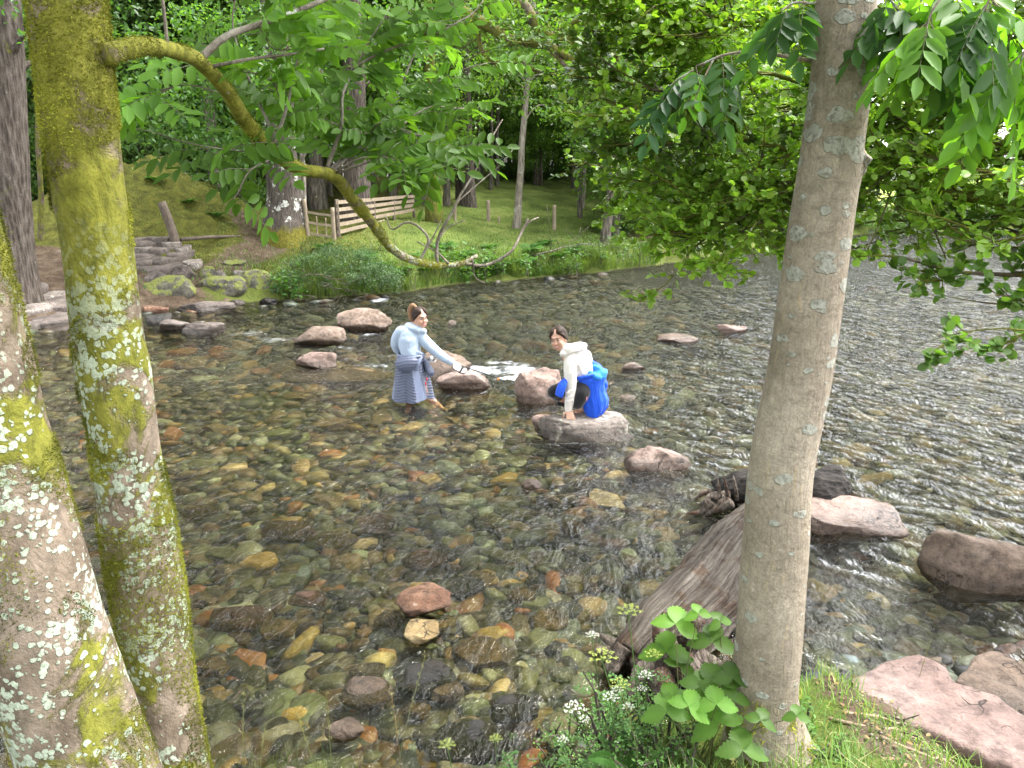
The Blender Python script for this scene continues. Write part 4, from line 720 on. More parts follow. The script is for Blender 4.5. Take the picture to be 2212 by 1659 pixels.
def px_trunk(rows, Yf, n=110, seg=72, seed=0, amp=.05, ext=None):
    """rows: (py, x_left, x_right); Yf(py) distance"""
    P, Rr = [], []
    for py, xl, xr in rows:
        q = atY((xl + xr) / 2, py, Yf(py)); P.append(q); Rr.append((xr - xl) / 2 * mpp(q) * math.cos(math.atan(((xl + xr) / 2 - CX) / F)))
    P, Rr = resample(P, n, Rr); V, Fs = tube(P, Rr, seg); k = n * seg; C0 = np.repeat(P, seg, 0); rel = V[:k] - C0
    V[:k] = C0 + rel * (1 + amp * fbm(V[:k], 3.0, 4, seed)[:, None] + amp * .35 * fbm(V[:k], 14, 3, seed + 3)[:, None]); return V, Fs, P, Rr, nrm(rel)
def moss_on(g, V, Nn, n, L, seed, sg=72, thr=.05, zlo=1.9, zhi=2.9, zamt=.5, scale=3.6, down=.9, k=None, off=0.0):
    r = np.random.default_rng(seed); i = r.integers(0, len(V) - 2 * sg - 4, n * 3); u_ = r.random((n * 3, 1)); q = V[i] * (1 - u_) + V[i + sg] * u_; u_ = r.random((n * 3, 1)); q = q * (1 - u_) + (V[i + 1] + q - V[i]) * u_ * 1.0 + V[i] * 0 if 0 else q + r.normal(size=(n * 3, 3)) * .003; msk = fbm(q + 3.3, scale, 4, seed) + zamt * sm(zlo, zhi, q[:, 2]) + off; ok = np.where(msk > thr)[0][:n]
    i = i[ok]; q = q[ok]; nn = Nn[i]; m_ = len(q); D = nrm(nn * r.uniform(.4, 1.4, (m_, 1)) + rdir(m_, r) * 1.0 + np.array([0, 0, -down])); S = nrm(np.cross(D, rdir(m_, r))); l = L * r.uniform(.5, 1.5, (m_, 1))
    T = np.stack([q - S * l * .2, q + S * l * .2, q + D * l], 1).reshape(-1, 3); F_ = np.arange(m_ * 3).reshape(-1, 3); t = r.random((m_, 1)); t2 = np.clip(.5 + fbm(q, 5, 3, 8)[:, None] * 1.2, 0, 1)
    col = np.array([.075, .085, .012]) * (1 - t2) + np.array([.36, .37, .05]) * t2; col = col * (.6 + .8 * t); g.add(T, F_, np.repeat(col, 3, 0))
b0 = np.array([-1.2, 1.6, g1(-1.2, 1.6)])
ash = thing('ash_tree', b0, 'twin-stemmed ash in the left foreground, its trunks coated with yellow moss and pale lichen', 'tree')
rowsA = [(-260, 20, 222), (-100, 38, 232), (0, 50, 240), (200, 76, 257), (385, 101, 274), (518, 126, 292), (743, 153, 320), (800, 160, 333), (950, 190, 350), (1037, 200, 364), (1123, 207, 383), (1187, 216, 392), (1337, 246, 411), (1487, 285, 427), (1659, 326, 456), (1850, 380, 510)]
rowsA = [(a_, b_ + 4, c_ - 4) for a_, b_, c_ in rowsA]
rowsB = [(300, -290, -70), (430, -262, -2), (600, -215, 38), (700, -190, 64), (800, -170, 88), (900, -150, 108), (1000, -130, 138), (1100, -112, 164), (1200, -92, 195), (1300, -68, 222), (1400, -42, 252), (1500, -8, 286), (1600, 28, 322), (1700, 62, 360), (1850, 110, 420)]
rowsB = [(a_, b_ + 4, c_ - 4) for a_, b_, c_ in rowsB]
VA, FA, PA, RA, NA = px_trunk(rowsA, lambda y: 2.15 - .15 * max(0, (y - 1300)) / 550, seed=3)
VB, FB, PB, RB, NB = px_trunk(rowsB, lambda y: 1.80, seed=4, amp=.05)
g = MB(); g.add(VA, FA); g.build('trunk', BARKA, ash); g = MB(); g.add(VB, FB); g.build('trunk', BARKA, ash)
g = MB(); moss_on(g, VA, NA, 85000, .0075, 21, thr=.02, zlo=2.2, zhi=3.1, zamt=.22, down=.35); moss_on(g, VB, NB, 60000, .006, 22, thr=.05, zlo=2.3, zhi=3.1, zamt=.3, down=.35); MOSSG = g
# main mossy bough
gb = MB(); BP = [(225, 118, 2.12), (300, 100, 2.25), (380, 112, 2.5), (430, 132, 2.65), (480, 185, 2.8), (530, 260, 3.0), (590, 330, 3.2), (650, 365, 3.35), (715, 378, 3.5), (760, 428, 3.7), (810, 490, 3.95), (850, 540, 4.15), (890, 562, 4.3), (940, 572, 4.45), (1000, 568, 4.6), (1030, 552, 4.7)]
BW = [46, 38, 34, 34, 32, 32, 30, 27, 26, 25, 22, 20, 16, 13, 10, 7]
pts = [atY(*q) for q in BP]; Pb, rb = resample(pts, 90, [w_ / 2 * mpp(q) for w_, q in zip(BW, pts)]); V, Fs = tube(Pb, rb, 20); k = 90 * 20; C0 = np.repeat(Pb, 20, 0); rel = V[:k] - C0; V[:k] = C0 + rel * (1 + .16 * fbm(V[:k], 14, 3, 5)[:, None]); gb.add(V, Fs)
moss_on(MOSSG, V[:k], nrm(rel), 16000, .0055, 23, 20, thr=.08, scale=7, zlo=0, zhi=1, zamt=.1, down=.3, k=1)
tw = MB()
def twig(pts, w0, w1, n=14, seg=6, wob=.02, seed=0, store=None, g_=None):
    P3 = [atY(*q) for q in pts]; P, rr = resample(P3, n, np.linspace(w0 / 2 * mpp(P3[0]), w1 / 2 * mpp(P3[-1]), len(P3))); P = P + np.stack([vn(P, 5, seed), vn(P, 5, seed + 1), vn(P, 5, seed + 2)], 1) * wob * np.linspace(0, 1, n)[:, None] ** .5
    V, Fs = tube(P, rr, seg); (g_ or tw).add(V, Fs); return P
twig([(430, 130, 2.65), (480, 85, 2.7), (560, 55, 2.8), (640, 28, 2.9), (720, -10, 3.0)], 17, 10, 20, 8, .004)
twig([(455, 145, 2.7), (520, 132, 2.7), (620, 120, 2.75), (700, 110, 2.8)], 9, 5, 14, 6, .008, 4)
twig([(362, 100, 2.4), (357, 40, 2.4), (350, -20, 2.4)], 8, 8, 8, 6, .002)
for i, (q, a_, b_) in enumerate([([(945, 572, 4.45), (945, 520, 4.5), (985, 440, 4.5), (1040, 350, 4.6), (1085, 262, 4.7)], 9, 3), ([(1000, 568, 4.6), (1060, 568, 4.7), (1100, 545, 4.7), (1125, 500, 4.8), (1140, 475, 4.8)], 8, 5), ([(1125, 500, 4.8), (1145, 482, 4.8), (1165, 476, 4.85)], 5, 3),
        ([(905, 566, 4.4), (925, 520, 4.4), (880, 480, 4.4), (860, 495, 4.4), (835, 470, 4.5)], 7, 3), ([(925, 530, 4.4), (945, 500, 4.4), (960, 470, 4.4)], 5, 2), ([(985, 440, 4.5), (1040, 390, 4.6), (1105, 320, 4.6)], 4, 2), ([(970, 570, 4.5), (945, 545, 4.5), (905, 525, 4.5)], 5, 3), ([(1020, 560, 4.6), (1028, 600, 4.7), (1045, 612, 4.7)], 4, 2), ([(945, 520, 4.5), (975, 480, 4.6), (998, 470, 4.6)], 4, 2)]): twig(q, a_, b_, 16, 5, .03, 30 + i)
def ashleaf(P, D, Nn, L, ls, gl, gs, base, r, yel=.3, pairs=4, droop=.25):
    m_ = len(P); D = nrm(D); S = nrm(np.cross(D, Nn)); U = np.cross(S, D); ts = list(np.linspace(.3, .86, pairs)); sh = r.uniform(.75, 1.3, (m_, 1)) * base
    for t in ts + [1.0]:
        q = P + D * (L * t)[:, None] - np.array([0, 0, 1]) * (droop * (L * t ** 2))[:, None]
        for sgn in ((1, -1) if t < 1 else (0,)):
            d = nrm(D * (.45 if sgn else 1) + S * sgn * .9 - np.array([0, 0, 1]) * droop * r.uniform(.5, 1.6, (m_, 1)) + rdir(m_, r) * .12); l = ls * r.uniform(.85, 1.15, m_) * (1 - .25 * abs(t - .55)); leaves(gl, q, d, nrm(U + rdir(m_, r) * .35), l, l * .50, sh * r.uniform(.88, 1.12, (m_, 1)), .14, .12)
    for i in range(m_):
        V, Fs = tube(np.array([P[i], P[i] + D[i] * L[i] * .5 - [0, 0, droop * L[i] * .25], P[i] + D[i] * L[i] - [0, 0, droop * L[i]]]), [.0016, .0013, .001], 3, cap=False); gs.add(V, Fs)
r = np.random.default_rng(33); gl = MB()
SBR = [([(430, 130, 2.65), (560, 60, 2.8), (720, -10, 3.0)], 0, 10), ([(590, 325, 3.2), (612, 230, 3.2), (635, 120, 3.2), (620, -10, 3.2)], 9, 14), ([(600, 320, 3.2), (560, 210, 3.4), (500, 80, 3.5), (505, -10, 3.5)], 8, 12), ([(705, 372, 3.5), (740, 270, 3.5), (760, 150, 3.6), (830, 10, 3.6)], 10, 18),
       ([(715, 375, 3.5), (800, 300, 3.7), (900, 250, 3.9), (1005, 245, 4.0)], 8, 18), ([(715, 380, 3.5), (830, 335, 3.6), (930, 330, 3.7), (1010, 290, 3.8)], 7, 16), ([(705, 370, 3.5), (840, 230, 3.9), (900, 110, 4.0), (970, -10, 4.2)], 8, 20), ([(725, 375, 3.5), (800, 345, 3.4), (870, 350, 3.4), (935, 385, 3.4)], 6, 9),
       ([(600, 335, 3.2), (530, 385, 3.0), (515, 420, 3.0), (505, 440, 3.0)], 4, 5), ([(495, 200, 2.8), (400, 185, 2.8), (320, 215, 2.8)], 4, 6), ([(585, 325, 3.2), (470, 315, 3.0), (350, 300, 3.0)], 4, 6), ([(650, 362, 3.35), (700, 240, 3.9), (690, 100, 4.2), (730, 0, 4.2)], 7, 16),
       ([(840, 230, 3.9), (940, 180, 4.2), (1040, 150, 4.3)], 5, 12), ([(760, 150, 3.6), (860, 90, 3.6), (960, 60, 3.6), (1050, 0, 3.7)], 6, 14), ([(612, 230, 3.2), (560, 170, 3.0), (480, 150, 2.9)], 5, 8), ([(740, 270, 3.5), (660, 220, 3.4), (600, 180, 3.4)], 4, 8), ([(560, 60, 2.8), (600, 110, 2.9), (690, 130, 2.9)], 4, 7), ([(800, 300, 3.7), (830, 260, 3.5), (900, 300, 3.5), (960, 350, 3.5)], 5, 12)]
for i, (q, w_, nl) in enumerate(SBR):
    P = twig(q, max(w_, .5), 2.5, 16, 5, .05 if w_ else 0, 60 + i) if w_ else np.array([atY(*a_) for a_ in q])
    if not w_: P = resample(P, 16, [0, 0, 0])[0]
    T = nrm(np.gradient(P, axis=0)); ki = r.integers(2, 16, nl); d = nrm(T[ki] * r.uniform(.1, .8, (nl, 1)) + rdir(nl, r) * [1, .8, .25] + [0, 0, .1]); ashleaf(P[ki], d, nrm(rdir(nl, r) * .45 + [0, -.75, .75]), r.uniform(.15, .26, nl), .085, gl, tw, np.array([.115, .225, .04]) * (1.2 if q[0][1] < 300 else .8), r)
gb.V += tw.V; gb.Cc += tw.Cc; gb.F += [f + gb.n for f in tw.F]; gb.M += [m_ * 0 + 1 for m_ in tw.M]; gb.n += tw.n; gb.build('bough', [BARKA, BARK_PALE], ash); MOSSG.build('moss', MOSS, ash); rc = np.random.default_rng(61); n = 30000; pp = np.stack([rc.uniform(-9, 1.6, n), rc.uniform(-4, 9, n), rc.uniform(5.6, 8.5, n)], 1); pp = pp[(fbm(pp, .55, 3, 12) > -.12) & (pp[:, 0] < 1.8 - .12 * pp[:, 1])]; n = len(pp); s = .26 * rc.uniform(.7, 1.2, n)
leaves(gl, pp, rdir(n, rc), nrm(rdir(n, rc) * .7 + [0, 0, 1]), s, s * .6, lcol(n, (.05, .10, .02), .25, .2, rc)); gl.build('crown', LEAFN, ash)

# right-hand smooth trunk
pb = atY(1652, 1560, 2.72); loc = np.array([pb[0], 2.72, g1(pb[0], 2.72)]); trC = thing('young_ash_tree', loc, 'smooth grey-brown leaning trunk with white lichen spots standing on the near bank at right', 'tree')
rowsC = [(-300, 1790, 1920), (-100, 1770, 1903), (0, 1760, 1896), (200, 1745, 1882), (330, 1728, 1866), (350, 1724, 1868), (400, 1716, 1858), (600, 1684, 1829), (800, 1656, 1800), (1000, 1618, 1760), (1200, 1601, 1746), (1400, 1586, 1731), (1500, 1575, 1724), (1560, 1566, 1738), (1620, 1552, 1762), (1700, 1540, 1800)]
V, Fs, P, Rr, Nn = px_trunk(rowsC, lambda y: 2.72, 130, 80, 13, .022); g = MB(); g.add(V, Fs)
kn = atY(1861, 352, 2.68); V2, F2 = ico(3); g.add(V2 * [.022, .022, .045] * (1 + .2 * fbm(V2, 2, 2, 1))[:, None] + kn + [-.004, 0, 0], F2)
V3, F3 = tube(np.array([kn + [-.03, 0, -.02], kn + [.006, -.012, .008], kn + [.014, -.02, .02]]), [.02, .018, .015], 12); g.add(V3, F3)
TC = g
g = MB(); moss_on(g, V[:130 * 80], Nn, 6000, .017, 41, 80, thr=.62, zlo=1.22, zhi=.88, zamt=.62, scale=5, off=0); TC.V += g.V; TC.Cc += g.Cc; TC.hascol = True; TC.F += [f + TC.n for f in g.F]; TC.M += [m_ * 0 + 1 for m_ in g.M]; TC.n += g.n
gb = TC; gl = MB(); gs = gb
def twg(pts, w0, w1, **k_): return twig(pts, w0, w1, g_=gb, **k_)
P = twg([(1755, 132, 2.75), (1690, 120, 2.75), (1620, 116, 2.75), (1560, 124, 2.8), (1500, 150, 2.8)], 11, 4)
r = np.random.default_rng(44)
def hang(P, nl, base, L=(.11, .17), ls=.078, dr=.5, lo=2):
    T = nrm(np.gradient(P, axis=0)); ki = r.integers(lo, len(P), nl); d = nrm(T[ki] * .4 + rdir(nl, r) * [1, 1, .2] + [0, 0, -.35]); ashleaf(P[ki], d, nrm(rdir(nl, r) * .4 + [0, -.35, .8]), r.uniform(*L, nl), ls, gl, gs, np.array(base), r, droop=dr)
hang(P, 4, (.05, .12, .035), lo=9); 
P = twg([(1500, 150, 2.8), (1450, 190, 2.8), (1420, 230, 2.8)], 4, 2); hang(P, 5, (.03, .08, .03))
P = twg([(1540, 130, 2.8), (1510, 190, 2.75), (1490, 240, 2.7)], 4, 2); hang(P, 4, (.06, .14, .03))
P = twg([(1765, 5, 2.7), (1720, 0, 2.65), (1690, 20, 2.6)], 6, 3); hang(P, 5, (.045, .11, .03))
for q in [[(1885, -60, 2.6), (2000, -40, 2.5), (2120, -30, 2.4), (2260, -20, 2.3)], [(2000, -40, 2.5), (2080, 60, 2.5), (2120, 150, 2.5)], [(2120, -30, 2.4), (2180, 80, 2.4), (2160, 200, 2.45), (2135, 270, 2.45)], [(1890, -30, 2.6), (1935, 30, 2.6), (1960, 70, 2.6)], [(2260, 0, 2.3), (2220, 120, 2.3), (2200, 180, 2.3)], [(2050, -30, 2.3), (2000, 40, 2.3), (1990, 90, 2.3)], [(2150, -30, 2.3), (2110, 60, 2.3), (2090, 110, 2.3)]]:
    P = twg(q, 6, 3, seed=int(q[0][0]) % 91); hang(P, 7, (.05, .12, .03) if r.random() < .5 else (.10, .21, .035), ls=.09)
gb.build('trunk', [BARKC, MOSS], trC); gl.build('crown', LEAFN, trC)

# ============================================================ FALLEN LOGS
m, nt = mat('weathered_wood'); p = pos(nt); pl = mapv(nt, p, (20, 2.2, 12), (0, 0, R(-24))); a = noise(nt, pl, 1.6, 7, .7, .6); b = noise(nt, p, 5, 6, .65); f = noise(nt, p, 60, 4, .7)
c = ramp(nt, a, [(.32, (.02, .015, .012)), (.47, (.09, .07, .055)), (.6, (.20, .165, .135)), (.75, (.34, .29, .24))]); c = mixc(nt, step(nt, b, .50, .62), c, mixc(nt, 1.0, c, (.62, .42, .32), 'MULTIPLY')); c = mixc(nt, 1., c, ramp(nt, f, [(.3, .65), (.7, 1.3)]), 'MULTIPLY')
outm(nt, princ(nt, c, .85, bump(nt, mth(nt, 'ADD', a, mth(nt, 'MULTIPLY', f, .3)), 1.0, .03), .25)); WOODL = m
m, nt = mat('weathered_trunk_wood'); p = pos(nt); ca, _ = attr(nt); a = noise(nt, mapv(nt, ca, (26, 26, 5.0)), 1.0, 8, .72, .35); b = noise(nt, p, 5, 6, .65); f = noise(nt, p, 60, 4, .7)
c = ramp(nt, a, [(.32, (.022, .016, .013)), (.46, (.085, .068, .054)), (.58, (.175, .15, .122)), (.75, (.31, .275, .23))]); c = mixc(nt, step(nt, b, .50, .62), c, mixc(nt, 1.0, c, (.70, .55, .44), 'MULTIPLY')); c = mixc(nt, .7, c, ramp(nt, f, [(.3, .6), (.7, 1.35)]), 'MULTIPLY')
outm(nt, princ(nt, c, .85, bump(nt, mth(nt, 'ADD', a, mth(nt, 'MULTIPLY', f, .3)), 1.0, .05), .25)); WOODT = m
DARKW = barkmat('charred_wood', (.008, .007, .007), (.025, .022, .02), (.06, .052, .045), (6, 14, 14), 0, 0, 1.0)
q = [(1370, 1440, .02, 140), (1432, 1372, .10, 160), (1505, 1300, .11, 165), (1572, 1205, .10, 140), (1625, 1135, .05, 105), (1660, 1095, .0, 80)]
pts = [at(a_, b_, c_) for a_, b_, c_, d_ in q]; rad = [d_ / 2 * mpp(p_) for p_, (_, _, _, d_) in zip(pts, q)]
lg = thing('fallen_log', at(1500, 1300, 0), 'weathered fallen trunk lying in the water behind the leaning grey trunk', 'log'); P, rr = resample(pts, 90, rad); seg = 96; V, Fs = tube(P, rr, seg, rr * .72); k = 90 * seg; C0 = np.repeat(P, seg, 0); rel = V[:k] - C0
th = np.tile(np.arange(seg), 90) / seg * 6.283; rid = np.stack([np.cos(th) * 2.2, np.sin(th) * 2.2, np.repeat(np.linspace(0, 1.6, 90), seg)], 1)
V[:k] = C0 + rel * (1 + .46 * fbm(rid, 1.1, 4, 6)[:, None] + .10 * fbm(V[:k], 9, 4, 7)[:, None]); g = MB(); g.add(V, Fs, np.vstack([rid * [.2, .2, .6] + [.5, .5, 0], [[.5, .5, 0], [.5, .5, 1]]])); g.build('trunk', WOODT, lg)
g = MB(); r = np.random.default_rng(5)
for i, (x0, y0, z0, x1, y1, z1, w_) in enumerate([(1420, 1410, .1, 1300, 1375, .08, 44), (1400, 1440, .08, 1285, 1410, .02, 40), (1420, 1430, .1, 1350, 1500, .0, 50), (1470, 1420, .2, 1500, 1500, .1, 60), (1440, 1400, .25, 1450, 1330, .42, 60), (1500, 1390, .2, 1560, 1440, .15, 60), (1350, 1400, .15, 1310, 1460, 0, 40), (1420, 1460, .1, 1440, 1530, .05, 50), (1480, 1390, .25, 1510, 1340, .35, 50)]):
    A_, B_ = at(x0, y0, z0), at(x1, y1, z1); mm_ = (A_ + B_) / 2 + rdir(1, r)[0] * .05; P, rr = resample([A_, mm_, B_], 20, [w_ / 2 * mpp(A_), w_ * .4 * mpp(A_), w_ * .2 * mpp(A_)]); V, Fs = tube(P, rr, 20); V = V + (np.stack([fbm(V, 12, 4, 61 + i), fbm(V, 12, 4, 62 + i), fbm(V, 12, 4, 63 + i)], 1) * .045); g.add(V, Fs)
g.build('roots', WOODL, lg)
dl = thing('driftwood_stump', at(1700, 1075, 0), 'black-ended broken log with splintered roots behind the leaning grey trunk', 'log'); q = [(1545, 1065, .02, 60), (1600, 1060, .08, 90), (1700, 1062, .12, 105), (1775, 1060, .13, 100), (1805, 1050, .12, 84)]
pts = [at(a_, b_, c_) for a_, b_, c_, d_ in q]; P, rr = resample(pts, 50, [d_ / 2 * mpp(p_) for p_, (_, _, _, d_) in zip(pts, q)]); V, Fs = tube(P, rr, 40); V = V + np.stack([fbm(V, 5, 4, 1), fbm(V, 5, 4, 2), fbm(V, 5, 4, 3)], 1) * .07; g = MB(); g.add(V, Fs); g.build('trunk', DARKW, dl)
g = MB()
for i in range(16):
    A_ = at(1560 + r.uniform(-30, 50), 1060 + r.uniform(-15, 30), r.uniform(.02, .15)); B_ = A_ + [r.uniform(-.28, .05), r.uniform(-.2, .1), r.uniform(-.16, .06)]; P, rr = resample([A_, (A_ + B_) / 2 + rdir(1, r)[0] * .06, B_], 8, [.05, .03, .010]); V, Fs = tube(P, rr, 7); g.add(V, Fs)
for x0 in (1556, 1572, 1592): A_ = at(x0, 1080, .1); V, Fs = tube(np.array([A_, A_ + [-.02, 0, .12], A_ + [-.05, .01, .24]]), [.02, .016, .008], 7); g.add(V, Fs)
g.build('roots', WOODL, dl)

# ============================================================ GATE, FENCE, POSTS
WOODP = simple('fence_wood', (.27, .215, .155), .85, 30, .35, .6, .01, .2, sc=(1, 1, 1)); WOODD = simple('post_wood', (.12, .095, .075), .9, 25, .4, .7, .02, .2, sc=(1, 1, .3))
def bar(g, A_, B_, w_, t_, up=(0, 0, 1), seed=0):
    A_, B_ = np.array(A_, float), np.array(B_, float); d = nrm(B_ - A_); s = nrm(np.cross(d, up)); u = np.cross(s, d); n = 7; L = []
    for i in range(n):
        c = A_ + (B_ - A_) * i / (n - 1) + u * math.sin(i * 1.7 + seed) * .006
        L += [c + s * t_ / 2 + u * w_ / 2, c - s * t_ / 2 + u * w_ / 2, c - s * t_ / 2 - u * w_ / 2, c + s * t_ / 2 - u * w_ / 2]
    Q = [[4 * i + j, 4 * i + (j + 1) % 4, 4 * i + 4 + (j + 1) % 4, 4 * i + 4 + j] for i in range(n - 1) for j in range(4)] + [[3, 2, 1, 0], [4 * n - 4, 4 * n - 3, 4 * n - 2, 4 * n - 1]]; g.add(L, np.array(Q))
def post(g, b, h, w_, lean=(0, 0), seed=0):
    b = np.array(b, float); P, rr = resample([b - [0, 0, .25], b + [lean[0] * h / 2, lean[1] * h / 2, h / 2], b + [lean[0] * h, lean[1] * h, h]], 10, [w_ / 2 * 1.05, w_ / 2, w_ / 2 * .92]); V, Fs = tube(P, rr, 10); V = V + np.stack([fbm(V, 9, 3, seed), fbm(V, 9, 3, seed + 1), V[:, 0] * 0], 1) * .012; g.add(V, Fs)
A0 = gat(731, 512, 20, 60); B0 = gat(897, 470, 20, 60); mA = mpp(A0); hA = 78 * mA; hB = 42 * mpp(B0)
gt = thing('wooden_gate', A0, 'slatted wooden hurdle gate on the far bank beside the moss-footed oak', 'gate'); pa = np.array([B0[0], B0[1], A0[2]])
g = MB(); top0, top1 = A0 + [0, -.08, hA * .93], B0 + [0, -.08, hB * 1.0 + .05]
for i in range(5):
    f_ = i / 4.3; s_ = A0 + [0, -.08, hA * (.93 - .86 * f_)]; e_ = top1 - [0, 0, f_ * min(hB * .95, .9)]; e_ = s_ + (e_ - s_) * (1 if i < 4 else .55); g = MB(); bar(g, s_, e_, .115, .03, seed=i); g.build('rail', WOODP, gt, smooth=False)
for t_, h_ in ((0, hA * 1.02), (.42, .95), (.68, .85), (.98, .8)): b_ = A0 + (B0 - A0) * t_; g = MB(); post(g, [b_[0], b_[1], A0[2] * (1 - t_) + B0[2] * t_], h_, .10 if t_ else .14, seed=int(t_ * 9)); g.build('post', WOODD, gt)
C0_ = gat(666, 512, 20, 60); D0_ = gat(722, 520, 20, 60)
gt2 = thing('step_stile', C0_, 'low stile of thin rails between two posts left of the slatted gate', 'stile')
for b_, h_ in ((C0_, 78 * mA), (D0_, 68 * mA)): g = MB(); post(g, b_, h_, .13, (-.05 if b_ is C0_ else 0, 0)); g.build('post', WOODP, gt2)
for f_ in (.85, .5, .12): g = MB(); bar(g, C0_ + [0, 0, 60 * mA * f_], D0_ + [0, 0, 60 * mA * f_], .07, .03); g.build('rail', WOODP, gt2, smooth=False)
for t_ in (.35, .7): b_ = C0_ + (D0_ - C0_) * t_; g = MB(); bar(g, b_ + [0, .04, .0], b_ + [0, .04, 45 * mA], .05, .03, (0, 1, 0)); g.build('baluster', WOODP, gt2)
for k, (px, py, hp, wp, ln, lb) in enumerate([(1055, 478, 44, 8, 0, 'round fence post in the middle of the grass in front of the clearing'), (1197, 496, 52, 8, 0, 'round fence post near the path right of the pale slender tree'), (983, 476, 36, 6, .02, 'short fence post close to the upright brown trunk'), (1078, 482, 14, 4, 0, 'tiny stub of a post beside the round fence post')]):
    b_ = gat(px, py, 20, 60); g = MB(); post(g, np.zeros(3), hp * mpp(b_), wp * mpp(b_), (ln, 0)); o = g.build('fence_post', WOODP, None, local=True); o.location = tuple(b_); tag(o, lb, 'post', 'fence posts of the clearing')
b_ = gat(385, 532, 15, 60); g = MB(); post(g, np.zeros(3), 92 * mpp(b_), 20 * mpp(b_), (-.28, 0), 7); o = g.build('leaning_post', WOODD, None, local=True); o.location = tuple(b_); tag(o, 'old leaning wooden post at the foot of the mossy mound', 'post')
e_ = gat(520, 512, 15, 60); g = MB(); V, Fs = tube(np.array([b_ + [.1, 0, .18], (b_ + e_) / 2 + [0, 0, .12], e_ + [0, 0, .02]]), [.06, .05, .03], 8); g.add(V, Fs); tag(g.build('fallen_pole', WOODD, None, origin=b_), 'dark pole lying on the moss from the leaning post', 'pole')
def wood_pile(q, w_, lb, name, mt=BARK_FAR, wob=.1):
    pts = [gat(a_, b_, 24, 70) + [0, 0, c_] for a_, b_, c_ in q]; gg = MB(); r_ = w_ * mpp(pts[0]) / 2; P, rr = resample(pts, 20, np.linspace(r_, r_ * .5, len(pts))); V, Fs = tube(P, rr, 8); V = V + fbm(V, 2, 3, 3)[:, None] * wob; gg.add(V, Fs); rr_ = np.random.default_rng(len(q))
    for _ in range(7):
        k = rr_.integers(3, 18); e = P[k] + rr_.normal(size=3) * [.7, .3, .35] + [0, 0, .4]; V, Fs = tube(np.array([P[k], (P[k] + e) / 2 + rr_.normal(size=3) * .1, e]), [r_ * .4, r_ * .25, .01], 5); gg.add(V, Fs)
    tag(gg.build(name, mt, None, origin=pts[0]), lb, 'branch')
wood_pile([(930, 368, .3), (990, 362, .5), (1050, 356, .35), (1130, 352, .2)], 9, 'long fallen branch lying across the back of the grass clearing', 'fallen_branch')
wood_pile([(925, 400, .6), (955, 385, .5), (1000, 372, .3)], 9, 'dark fallen bough left of the upright brown trunk', 'fallen_branch')
wood_pile([(1040, 345, 1.2), (1075, 352, .7), (1105, 362, .1)], 10, 'curved dead bough resting on the grass at the back of the clearing', 'fallen_branch')
wood_pile([(1150, 560, .1), (1250, 545, .25), (1320, 535, .1)], 3, 'bare thin branch on the bank edge under the dark leaning trunk', 'fallen_branch')

# ============================================================ GRASS, FERNS, BANK PLANTS
GRASSM = leafmat('grass_mat', .25, .35, (1.2, 1.35, .5), .5)
def blades(g, P, L, W, col, r, lean=.5, up=1.0, curl=.5):
    n = len(P); a = r.uniform(0, 6.28, n); d = np.stack([np.cos(a), np.sin(a), a * 0], 1); s = np.stack([-np.sin(a), np.cos(a), a * 0], 1); L = L[:, None]; W = W[:, None]; ln = lean * r.uniform(.2, 1.4, (n, 1)); u = np.array([0, 0, 1.]) * up
    q1 = P + (u * .55 + d * ln * .25) * L; q2 = P + (u * (.95 - curl * .25 * ln) + d * ln * .75) * L
    V = np.stack([P - s * W, P + s * W, q1 + s * W * .8, q1 - s * W * .8, q2], 1).reshape(-1, 3); b = (np.arange(n) * 5)[:, None]; g.add(V, [b + [0, 1, 2, 3], b + [3, 2, 4]], np.repeat(col, 5, 0))
r = np.random.default_rng(17)
# far bank grass
N = 110000; px = r.uniform(230, 1420, N); x = colx(px, 26) * 1.0; y = yfar(x) + r.random(N) ** 2.4 * 14 + .05; x = (px - CX) / F * (y * .97 + .4)
edge = np.exp(-((y - yfar(x)) / 1.2)); keep = (r.random(N) < (.25 + .75 * edge)) & ~((px < 460) & (r.random(N) < .55)) & ~((px < 600) & (y < yfar(x) + 1.6)) & (ground(x, y) > .03); x, y, edge = x[keep], y[keep], edge[keep]; n = len(x); P = np.stack([x, y, ground(x, y) - .02], 1)
cl = np.clip(.5 + 1.3 * fbm(P, .8, 3, 4), 0, 1)[:, None]; g = MB(); blades(g, P, (.09 + .36 * edge * (.3 + .7 * cl[:, 0])) * r.uniform(.6, 1.3, n), .008 + .006 * r.random(n), (np.array([.065, .125, .022]) * (1 - cl) + np.array([.16, .22, .05]) * cl) * r.uniform(.7, 1.3, (n, 1)), r, .9)
tag(g.build('bank_grass', GRASSM), 'rough grass growing on the far bank', 'grass', kind='stuff')
# near bank grass
N = 42000; x = r.uniform(-3.0, 4.2, N); y = r.uniform(1.5, 4.0, N); dn = ynear(x) - y; dens = np.where(x > 1.75, np.where(dn > .62, .42, .06), np.where(x > 1.35, .6, 1.0)) * np.where((x > .72) & (x < 1.28) & (y > 2.5) & (y < 2.95), .3, 1) * np.where(x < .35, .25, 1)
keep = (dn > .03) & (r.random(N) < dens) & ((x > .1) | (dn > .12)); x, y = x[keep], y[keep]; n = len(x); P = np.stack([x, y, ground(x, y) - .01], 1); cl = np.clip(.5 + 1.4 * fbm(P, 2.2, 3, 4), 0, 1)[:, None]
ln = np.where(x > 1.4, .045, .085) * (1 + 1.0 * cl[:, 0]) * r.uniform(.5, 1.5, n); dry = (r.random((n, 1)) < .10); col = (np.array([.07, .15, .022]) * (1 - cl) + np.array([.17, .27, .05]) * cl) * r.uniform(.65, 1.35, (n, 1)); col = np.where(dry, np.array([.42, .36, .18]), col)
